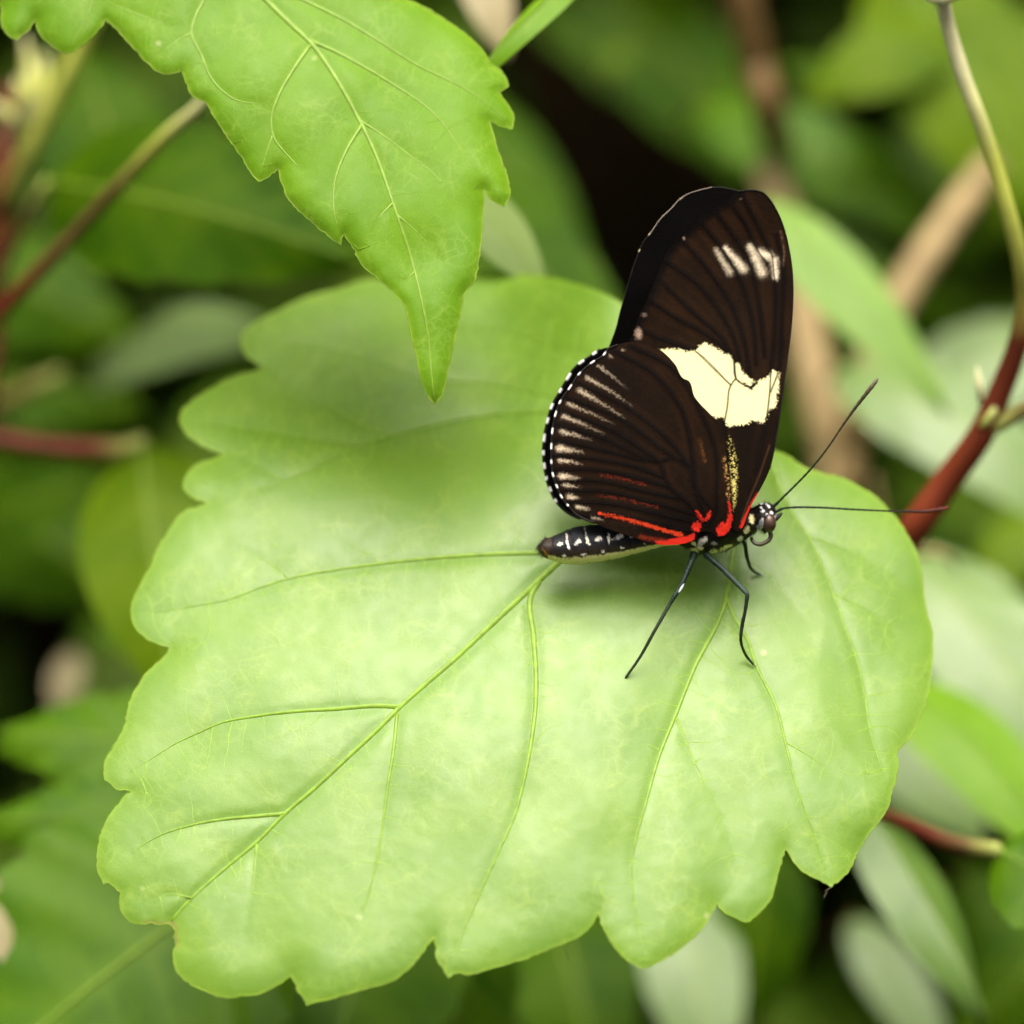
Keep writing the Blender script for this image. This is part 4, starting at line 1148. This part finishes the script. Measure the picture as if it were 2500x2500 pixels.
stem('stalk', 'thick dry beige stalk standing behind the forewing edge', 'stalk', [(1880, 420, 130), (1930, 620, 126), (1975, 850, 122), (2030, 1100, 120), (2080, 1400, 130), (2150, 1700, 400)], [40, 46, 50, 50], ['beige', 'beige', 'brown'], knots=.2)
stem('stalk', 'slanting brown dry stalk crossing behind the antenna tip', 'stalk', [(2420, 400, 118), (2290, 580, 114), (2190, 740, 112), (2120, 900, 110), (2080, 1080, 112), (2050, 1300, 120), (2000, 1600, 400)], [34, 38, 34, 32], ['beige', 'beige', 'brown', 'brown'], knots=.25)
stem('stalk', 'upright brown stalk in the dark gap above the butterfly', 'stalk', [(1790, -250, 112), (1815, 0, 112), (1845, 150, 114), (1885, 300, 118), (1920, 430, 170), (1990, 800, 500)], [36, 38, 36, 32], ['brown', 'brown', 'beige', 'brown'], knots=.2)
stem('petiole', 'brown leaf stalk running diagonally, reddish below and pale green at its upper end', 'leaf stalk', [(-60, 830, 66), (10, 752, 64), (150, 605, 60), (330, 410, 54), (430, 310, 50), (485, 262, 48), (520, 215, 47)], [20, 19, 17, 16, 18, 14], ['red', 'red', 'brown', 'brown', 'green', 'pale'])
stem('petiole', 'short dusky leaf stalk ending in a pale green node', 'leaf stalk', [(-40, 760, 84), (10, 640, 82), (60, 540, 79), (115, 447, 76)], [15, 14, 13, 15], ['dkred', 'brown', 'brown', 'node'])
stem('petiole', 'dark red leaf stalk reaching in to a pale hanging leaf', 'leaf stalk', [(-120, 1040, 82), (0, 1072, 81), (130, 1092, 80), (240, 1098, 79), (320, 1093, 78), (350, 1080, 77.5)], [24, 22, 22, 24, 20], ['dkred', 'dkred', 'dkred', 'red', 'node'])
stem('petiole', 'blurred brown leaf stalk low among dark leaves, pale at its end', 'leaf stalk', [(-120, 1030, 112), (0, 985, 111), (80, 945, 110), (150, 912, 110)], [20, 20, 18, 14], ['brown', 'brown', 'brown', 'node'])
shoot = stem('shoot', 'yellowish green young shoot with small buds', 'shoot', [(0, 520, 84), (55, 395, 80), (105, 300, 78), (150, 210, 76), (205, 90, 74), (300, -120, 72)], [20, 24, 21, 19, 18], ['dkred', 'green', 'green', 'green', 'green'])
for bx_, by_, tx, ty in ((70, 330, 75, 150), (60, 300, 40, 190), (90, 310, 110, 130), (50, 320, -20, 250), (80, 320, 60, 90)):
    stem('bud', '', '', [(bx_, by_, 79), ((bx_ + tx) / 2 + 6, (by_ + ty) / 2, 77), (tx, ty, 76)], [8, 20, 17, 4], ['green', 'pale', 'green', 'pale'], parent=shoot)
stem('stem', 'dark red brown upright stem beside the yellowish shoot', 'stem', [(15, 220, 92), (8, 380, 90), (0, 520, 90), (-15, 760, 92), (-60, 1100, 100), (-140, 1500, 200), (-160, 1500, 700)], [24, 27, 28, 30, 34], ['dkred', 'dkred', 'red', 'dkred'])
stem('petiole', 'brownish red leaf stalk under the leaf edge meeting a light leaf', 'leaf stalk', [(2060, 1960, 52), (2150, 1988, 46), (2220, 2015, 42), (2320, 2058, 38), (2400, 2072, 36), (2440, 2076, 35)], [17, 18, 20, 22, 20], ['brown', 'brown', 'dkred', 'dkred', 'brown', 'node'])
stem('twig', 'thin curled tan tendril beyond the leaf edge', 'twig', [(2190, 1372, 74), (2240, 1352, 72), (2285, 1345, 70), (2318, 1362, 70), (2338, 1390, 72)], [7, 8, 8, 5], ['brown', 'beige', 'beige', 'brown'])
stem('twig', 'short dry tan spike behind the leaf edge', 'twig', [(2155, 1330, 85), (2150, 1250, 82), (2138, 1165, 80)], [13, 11, 6], ['brown', 'beige', 'beige'])


# ------------------------------------------------------------------ leaves of the bush behind
def bush_leaf(label, base, tip, half, face, mat=None, tint=0.0, bend=.10, fold=.15, teeth=7, asym=0.0, roll=0.0, wave=.03, group='leaves of the bush behind', pet=None, petcol=('brown', 'dkred'), shape=.8, ripple=0):
    """base/tip: (px,py,dz); half: half width in photograph pixels at that depth; face: leaf normal as (right, up, towards camera)"""
    (base, tip) = deep([base, tip])
    B, Tp = P(*base), P(*tip)
    ax = Tp - B; L = np.linalg.norm(ax); ax /= L
    fn = face[0] * RGT + face[1] * UPV - face[2] * FWD
    nn = fn - (fn @ ax) * ax; nn /= np.linalg.norm(nn)
    sd_ = np.cross(nn, ax)
    k = (DIST + .5 * (base[2] + tip[2]) * MM) / DIST
    H = half * PXM * MM * k
    nu_, nv_ = 44, 14
    V, va, ea, fl, F = [], [], [], [], []
    for i in range(nu_ + 1):
        u = i / nu_
        prof = (math.sin(math.pi * u ** shape) ** .75) * (1 - .25 * u) * 1.12 if 0 < u < 1 else 0.0
        saw = 0.0
        if teeth:
            f = (u * teeth) % 1.0
            saw = .11 * (f - .5) * math.sin(math.pi * min(1, u * 1.05)) ** .5 if 0 < u < 1 else 0
        for j in range(nv_ + 1):
            v = j / nv_ * 2 - 1
            wv = H * (prof + saw * abs(v)) * (1 + asym * v)
            lift = L * bend * (4 * u * (1 - u)) - H * fold * abs(v) + wave * H * math.sin(u * 9 + v * 2 + base[0]) * abs(v)
            lv = math.cos((u * 11 - abs(v) * 2.4) * 2 * math.pi / 2)
            lift += ripple * H * .02 * lv * abs(v)
            p = B + ax * L * u + sd_ * wv * v + nn * lift
            V.append(p)
            d = (u * 7 - abs(v) * 1.3) % 1.0
            va.append(max(math.exp(-(v * v) / .004), .85 * math.exp(-((d - .5) / .09) ** 2) * (1 - abs(v) * .7)))
            ea.append(1.0 if j in (0, nv_) else 0.0)
            fl.append((u * L * 1000 + base[0] % 97, wv * v * 1000, base[1] % 53))
    for i in range(nu_):
        for j in range(nv_):
            a = i * (nv_ + 1) + j
            F.append((a, a + 1, a + nv_ + 2, a + nv_ + 1))
    V = np.array(V)
    r = thing('leaf', B, label, 'leaf', group)
    o = mesh_obj('blade', V, F, mat or M_BACK_SHADED, r, True, {'vein': va, 'edge': np.array(ea) * .35, 'flat': np.array(fl)})
    o['tint'] = float(tint)
    mid = V.reshape(nu_ + 1, nv_ + 1, 3)[:, nv_ // 2]
    tube('midrib', mid + nn * .0001, np.linspace(.009, .003, nu_ + 1) * max(H, .004) * 2.2, M_VEIN, o, 6)
    given = pet is not None
    if pet is None:
        pet = [(base[0], base[1], base[2]), (base[0] * .97 + 1250 * .03, base[1] + 30, base[2] + 25), (base[0] * .9 + 125, base[1] + 60, base[2] + 90)]
    if pet:
        c3 = curve3(deep(pet) if given else pet, 25); n = len(c3); u = np.linspace(0, 1, n)
        cc = np.stack([np.interp(u, np.linspace(0, 1, len(petcol)), [STEMC[q][j] for q in petcol]) for j in range(3)], 1)
        tube('petiole', P(*c3.T), 9 * PXM * MM * k, M_STEM, r, 8, cc)
    return r


UPF = (0, .55, .84)      # faces up and to the camera, mirrors the bright sky
LEAVES = [
    # label, base, tip, half, face, kwargs
    ('large mid green leaf behind the diagonal brown stalk, its midrib curving right', (112, 446, 76), (880, 640, 66), 205, (-.15, .25, .95), dict(bend=.12, fold=.1, pet=False, teeth=6)),
    ('bright green leaf standing upright behind the yellowish shoot', (330, 560, 100), (190, 110, 105), 175, (.1, .35, .9), dict(bend=.05, tint=.05)),
    ('dull grey green oval leaf in the shade left of the broad leaf', (215, 905, 112), (690, 800, 95), 125, (-.1, .6, .75), dict(bend=.12, fold=.35, tint=.25, teeth=0)),
    ('smooth pale green leaf hanging from the dark red stalk', (345, 1080, 78), (440, 1740, 70), 190, (-.15, .5, .85), dict(bend=.06, fold=.15, teeth=0, pet=False, mat='UP2', tint=.10)),
    ('large grey green leaf with a light midrib low on the left', (640, 2110, 48), (-120, 2700, 40), 430, (-.1, .5, .85), dict(bend=.05, fold=.05, mat='MID', tint=.08, teeth=9, ripple=1.2)),
    ('dark toothed leaf with pale lobes left of the broad leaf', (560, 1850, 66), (-30, 1800, 72), 150, (0, .55, .83), dict(bend=.08, mat='MID', tint=.06, teeth=4, ripple=3)),
    ('mid green leaf with lobes crossing low on the left', (560, 2020, 58), (-60, 2010, 62), 130, (0, .45, .88), dict(bend=.08, mat='MID', tint=.03, teeth=4, ripple=3)),
    ('deep green leaf under the bitten corner of the broad leaf', (960, 2120, 62), (760, 2760, 55), 260, (-.1, .35, .93), dict(bend=.04, fold=.06, mat='MID', teeth=8)),
    ('green leaf with a dark crease below the broad leaf', (1130, 2180, 66), (1060, 2760, 60), 170, (.2, .3, .93), dict(bend=.04, fold=.15, teeth=8)),
    ('very dark oval leaf below the broad leaf beside a pale one', (1350, 2200, 105), (1480, 2720, 95), 165, (.1, -.2, .97), dict(bend=.10, fold=.1, teeth=0)),
    ('pale grey green leaf hanging under the broad leaf teeth', (1640, 2120, 76), (1760, 2720, 70), 125, UPF, dict(bend=.05, fold=.1, tint=.45, teeth=0)),
    ('mid green leaf hanging beside the black gap below', (1880, 2060, 92), (1830, 2520, 90), 120, (-.2, .35, .9), dict(bend=.08, teeth=6, tint=.05)),
    ('yellowish leaf tip low beside the narrow pale leaf', (1700, 2560, 100), (1900, 2400, 96), 70, (0, .4, .9), dict(bend=.05, tint=.1)),
    ('folded leaf, one half whitish and one half green, below the red stalk', (2100, 1950, 64), (2410, 2480, 62), 100, (.34, .5, .8), dict(bend=.04, fold=.45, mat='SHINE', tint=.08, teeth=0)),
    ('narrow pale silvery leaf hanging low by the black gap', (2080, 2240, 84), (2330, 2640, 80), 80, (.4, .4, .8), dict(bend=.06, fold=.1, tint=.55, teeth=0)),
    ('light green leaf at the end of the brownish red stalk', (2432, 2075, 35), (2760, 2270, 30), 150, (-.1, .5, .85), dict(bend=.08, mat='MID', tint=.15, pet=False, teeth=5)),
    ('big whitish shining leaf curving down past the leaf edge', (2200, 1330, 66), (2680, 2010, 50), 165, (.15, .62, .75), dict(bend=.10, fold=.12, tint=.62, teeth=0)),
    ('yellow green leaf lit through below the whitish one', (2180, 1660, 72), (2640, 2160, 60), 120, (.2, .45, .85), dict(bend=.10, fold=.1, mat='UP', teeth=0)),
    ('grey green short leaf behind the broad leaf edge', (2170, 1730, 86), (2400, 2060, 84), 130, (-.1, .55, .8), dict(bend=.06, tint=.6, teeth=0)),
    ('light green slanting leaf behind the right forewing edge', (1850, 480, 86), (2320, 1010, 80), 92, (-.1, .60, .78), dict(bend=.05, fold=.15, mat='UP', tint=.22, teeth=0)),
    ('pale arched leaf crossing behind the red stem', (2040, 900, 84), (2720, 1360, 78), 135, (-.05, .66, .74), dict(bend=.14, fold=.12, tint=.6, teeth=0)),
    ('pale bluish green leaf behind the upper red stem', (2230, 1000, 100), (2640, 780, 96), 140, (0, .62, .76), dict(bend=.06, tint=.6, teeth=0)),
    ('small saturated green leaf in the gap left of the red stem', (2160, 960, 110), (2400, 1160, 106), 75, (-.1, .2, .95), dict(bend=.06, teeth=0)),
    ('broad deep green leaf over the black gap above the butterfly', (1230, -200, 190), (2040, 540, 178), 175, (.2, .2, .95), dict(bend=.06, teeth=6)),
    ('long green leaf slanting down right above the butterfly', (1700, 260, 135), (2420, 640, 128), 115, (-.1, .45, .87), dict(bend=.10, teeth=5, mat='MID')),
    ('bright green lobed leaf right of the brown upright stalk', (2330, 60, 122), (1960, 250, 126), 110, (0, .5, .86), dict(bend=.08, mat='UP2', teeth=4)),
    ('big yellow green leaf behind the green top of the stem', (2180, -120, 128), (2560, 560, 118), 200, (-.1, .42, .88), dict(bend=.06, mat='UP2', teeth=6)),
    ('light green leaf in the upper right corner behind the stem', (2560, 20, 140), (2420, 600, 135), 150, (-.1, .42, .88), dict(bend=.06, mat='UP2', teeth=6)),
    ('small bright leaf beside the brown upright stalk', (2110, 210, 150), (1890, 160, 150), 45, (0, .5, .86), dict(bend=.05, tint=.12, teeth=0)),
    ('mid green leaf in the shade between the pointed leaf and the butterfly', (960, 400, 105), (1580, 930, 92), 175, (.05, .35, .93), dict(bend=.08, teeth=0, tint=.04)),
    ('dark green leaf under the right edge of the pointed leaf', (1060, 230, 140), (1440, 660, 130), 120, (.2, .15, .95), dict(bend=.08, teeth=0)),
    ('small whitish leaf tip between the pointed leaf and the broad leaf', (1080, 420, 44), (1340, 720, 38), 85, (.1, .62, .76), dict(bend=.05, fold=.1, mat='UP2', tint=.35, teeth=0)),
    ('narrow yellow green leaf touching the right side of the pointed leaf', (1440, -90, 20), (1150, 200, 13), 42, (-.35, .45, .8), dict(bend=.04, fold=.5, mat='UP', teeth=0, pet=[(1440, -90, 20), (1560, -200, 26), (1800, -400, 60)])),
    ('pale dry leaf above the pointed leaf edge', (1150, -120, 70), (1240, 140, 66), 60, (0, .5, .85), dict(bend=.05, mat='DRY', teeth=0)),
    ('dark green leaf low at the left edge in deep shade', (-120, 1150, 130), (330, 1480, 120), 190, (-.1, .3, .94), dict(bend=.06, tint=.06)),
    ('bluish green leaf under the dark red stalk', (-150, 1320, 115), (300, 1150, 112), 110, (0, .5, .86), dict(bend=.06, tint=.16, teeth=0)),
    ('shaded green leaf beneath the diagonal stalk', (-150, 620, 130), (330, 830, 124), 150, (0, .3, .95), dict(bend=.06)),
    ('olive leaf at the left edge below the brown stalk end', (-100, 900, 128), (360, 1010, 126), 110, (0, .4, .9), dict(bend=.06, tint=.03)),
    ('yellow speck of a withered leaf in the dark gap on the left', (180, 1590, 118), (140, 1760, 116), 40, (0, .5, .85), dict(mat='DRY', teeth=0)),
    ('cream streaked leaf edge at the lower left', (-60, 2120, 50), (60, 2420, 46), 60, (.3, .5, .8), dict(mat='DRY', teeth=0)),
    ('bright yellow green leaf right of the curled tendril', (2560, 1250, 120), (2380, 1480, 118), 90, (-.1, .5, .85), dict(mat='UP2', teeth=0)),
    ('tiny round lime leaf added for a blurred glint above the black gap', (1490, 170, 165), (1530, 110, 165), 34, (0, .5, .85), dict(mat='UP2', tint=.15, teeth=0)),  # added leaf, takes the place of a bright out-of-focus glint
    ('thin dark leaf edge crossing below the long slanting leaf', (1980, 560, 150), (2420, 900, 146), 48, (-.1, .3, .95), dict(bend=.08, teeth=0)),
    ('shaded green leaf low in the right corner', (2620, 2250, 100), (2330, 2560, 96), 130, (0, .2, .95), dict(teeth=0)),
    ('dusky leaf behind the light leaf on the right', (2350, 2130, 110), (2520, 2420, 106), 120, (.1, .1, .97), dict(teeth=6)),
]
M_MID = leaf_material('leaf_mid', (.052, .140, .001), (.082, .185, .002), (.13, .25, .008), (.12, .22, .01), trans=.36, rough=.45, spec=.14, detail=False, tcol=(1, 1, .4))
M_SHINE = leaf_material('leaf_glossy', (.080, .185, .012), (.115, .235, .024), (.22, .32, .06), (.2, .3, .05), trans=.32, rough=.40, spec=.55, detail=False, tcol=(1, 1, .4))
M_DRY = leaf_material('leaf_dry', (.30, .25, .12), (.38, .33, .18), (.4, .35, .2), (.4, .35, .2), trans=.3, rough=.6, spec=.3, detail=False)
M_UP2 = leaf_material('leaf_lime', (.095, .185, .001), (.130, .225, .002), (.2, .3, .03), (.2, .3, .03), trans=.45, rough=.45, spec=.1, detail=False)
for lab, b_, t_, h_, f_, kw in LEAVES:
    kw = dict(kw)
    m_ = kw.pop('mat', None)
    if kw.get('tint', 0) >= .28 and m_ is None:
        m_ = 'SHINE'; kw['tint'] = kw['tint'] * .45; kw.setdefault('ripple', 1.0)  # remaining pale tint paints part of the sky sheen
        b_ = (*b_[:2], b_[2] + 18)
        f_ = tuple(.25 * a + .65 * b for a, b in zip(f_, (0, .68, 1.15)))
    if kw.get('tint', 0) < .2 and m_ != 'SHINE': kw['tint'] = 0.0
    if m_ in ('SHINE', 'MID', 'UP2', 'UP') and b_[2] > 50:
        t_ = (t_[0], t_[1], max(30, b_[2] - .018 * (t_[1] - b_[1])))
    bush_leaf(lab, b_, t_, h_, f_, mat={None: M_BACK_SHADED, 'UP': M_UPPER, 'UP2': M_UP2, 'DRY': M_DRY, 'MID': M_MID, 'SHINE': M_SHINE}[m_], **kw)

# ------------------------------------------------------------------ unseen planting added ahead to block low sun and sky
def planting(name, label, spots, size, toward):
    hv, hf, hvn, hfl = [], [], [], []
    for cnt, c0 in enumerate(spots):
        ax = RNG.normal(0, 1, 3); ax[2] = ax[2] * .5 - .4; ax /= np.linalg.norm(ax)
        fn = np.array(toward) + RNG.normal(0, .4, 3); nn = fn - (fn @ ax) * ax; nn /= np.linalg.norm(nn); sd_ = np.cross(nn, ax)
        L = RNG.uniform(.6, 1.1) * size; H = L * RNG.uniform(.28, .42); b = len(hv)
        for i in range(6):
            u = i / 5; pr0 = math.sin(math.pi * u ** .8) ** .8 if 0 < i < 5 else 0.02
            for v in (-1, 0, 1):
                hv.append(c0 + ax * L * (u - .5) + sd_ * H * pr0 * v + nn * (L * .10 * 4 * u * (1 - u) - H * .2 * abs(v)))
                hvn.append(1.0 if v == 0 else 0); hfl.append((u * 60 + cnt * 3.1, v * 20, cnt * 7.7))
        for i in range(5):
            for j in range(2):
                a = b + i * 3 + j
                hf.append((a, a + 1, a + 4, a + 3))
    setp(mesh_obj(name, hv, hf, M_UNDER, None, True, {'vein': hvn, 'edge': np.zeros(len(hv)), 'flat': np.array(hfl)}), label, name, kind='stuff')


sp = []
for q in range(4600):
    yy = RNG.uniform(.42, 1.1)
    sp.append(np.array([RNG.uniform(-1.2, 1.2), yy, RNG.uniform(.40, .62 + 1.35 * (yy - .42) / .58)]))
planting('shade_hedge', 'unseen tall leafy planting added behind the bush to block low sky light', sp, .16, (0, -.5, 1))
# ------------------------------------------------------------------ tangled undergrowth: far leaves that read as one mass
uv_, uf, uvn, ued, ufl = [], [], [], [], []
RNG = np.random.default_rng(5)
GAPS = [(1540, 330, 460), (1400, 250, 330), (2085, 2230, 260), (1250, 230, 90), (2130, 1150, 90), (110, 1640, 260), (1990, 290, 60)]
cnt = 0
while cnt < 1500:
    px = RNG.uniform(-900, 3400); py = RNG.uniform(-900, 3200); dz = RNG.uniform(260, 620)
    if dz < 700 and any(math.hypot(px - a, py - b) < r for a, b, r in GAPS): continue
    c0 = P(px, py, dz)
    if c0[2] < .03: continue
    cnt += 1
    ax = RNG.normal(0, 1, 3); ax[2] = ax[2] * .5 - .3; ax /= np.linalg.norm(ax)
    fn = np.array([0, -.3, 1.0]) + RNG.normal(0, .45, 3); nn = fn - (fn @ ax) * ax; nn /= np.linalg.norm(nn); sd_ = np.cross(nn, ax)
    L = RNG.uniform(.028, .062); H = L * RNG.uniform(.22, .38)
    b = len(uv_)
    for i in range(7):
        u = i / 6; pr0 = math.sin(math.pi * min(1, max(0, u)) ** .8) ** .8 if 0 < i < 6 else 0.02
        for v in (-1, 0, 1):
            uv_.append(c0 + ax * L * (u - .5) + sd_ * H * pr0 * v + nn * (L * .10 * 4 * u * (1 - u) - H * .2 * abs(v)))
            uvn.append(1.0 if v == 0 else 0); ued.append(0.0); ufl.append((u * 60 + cnt * 3.1, v * 20, cnt * 7.7))
    for i in range(6):
        for j in range(2):
            a = b + i * 3 + j
            uf.append((a, a + 1, a + 4, a + 3))
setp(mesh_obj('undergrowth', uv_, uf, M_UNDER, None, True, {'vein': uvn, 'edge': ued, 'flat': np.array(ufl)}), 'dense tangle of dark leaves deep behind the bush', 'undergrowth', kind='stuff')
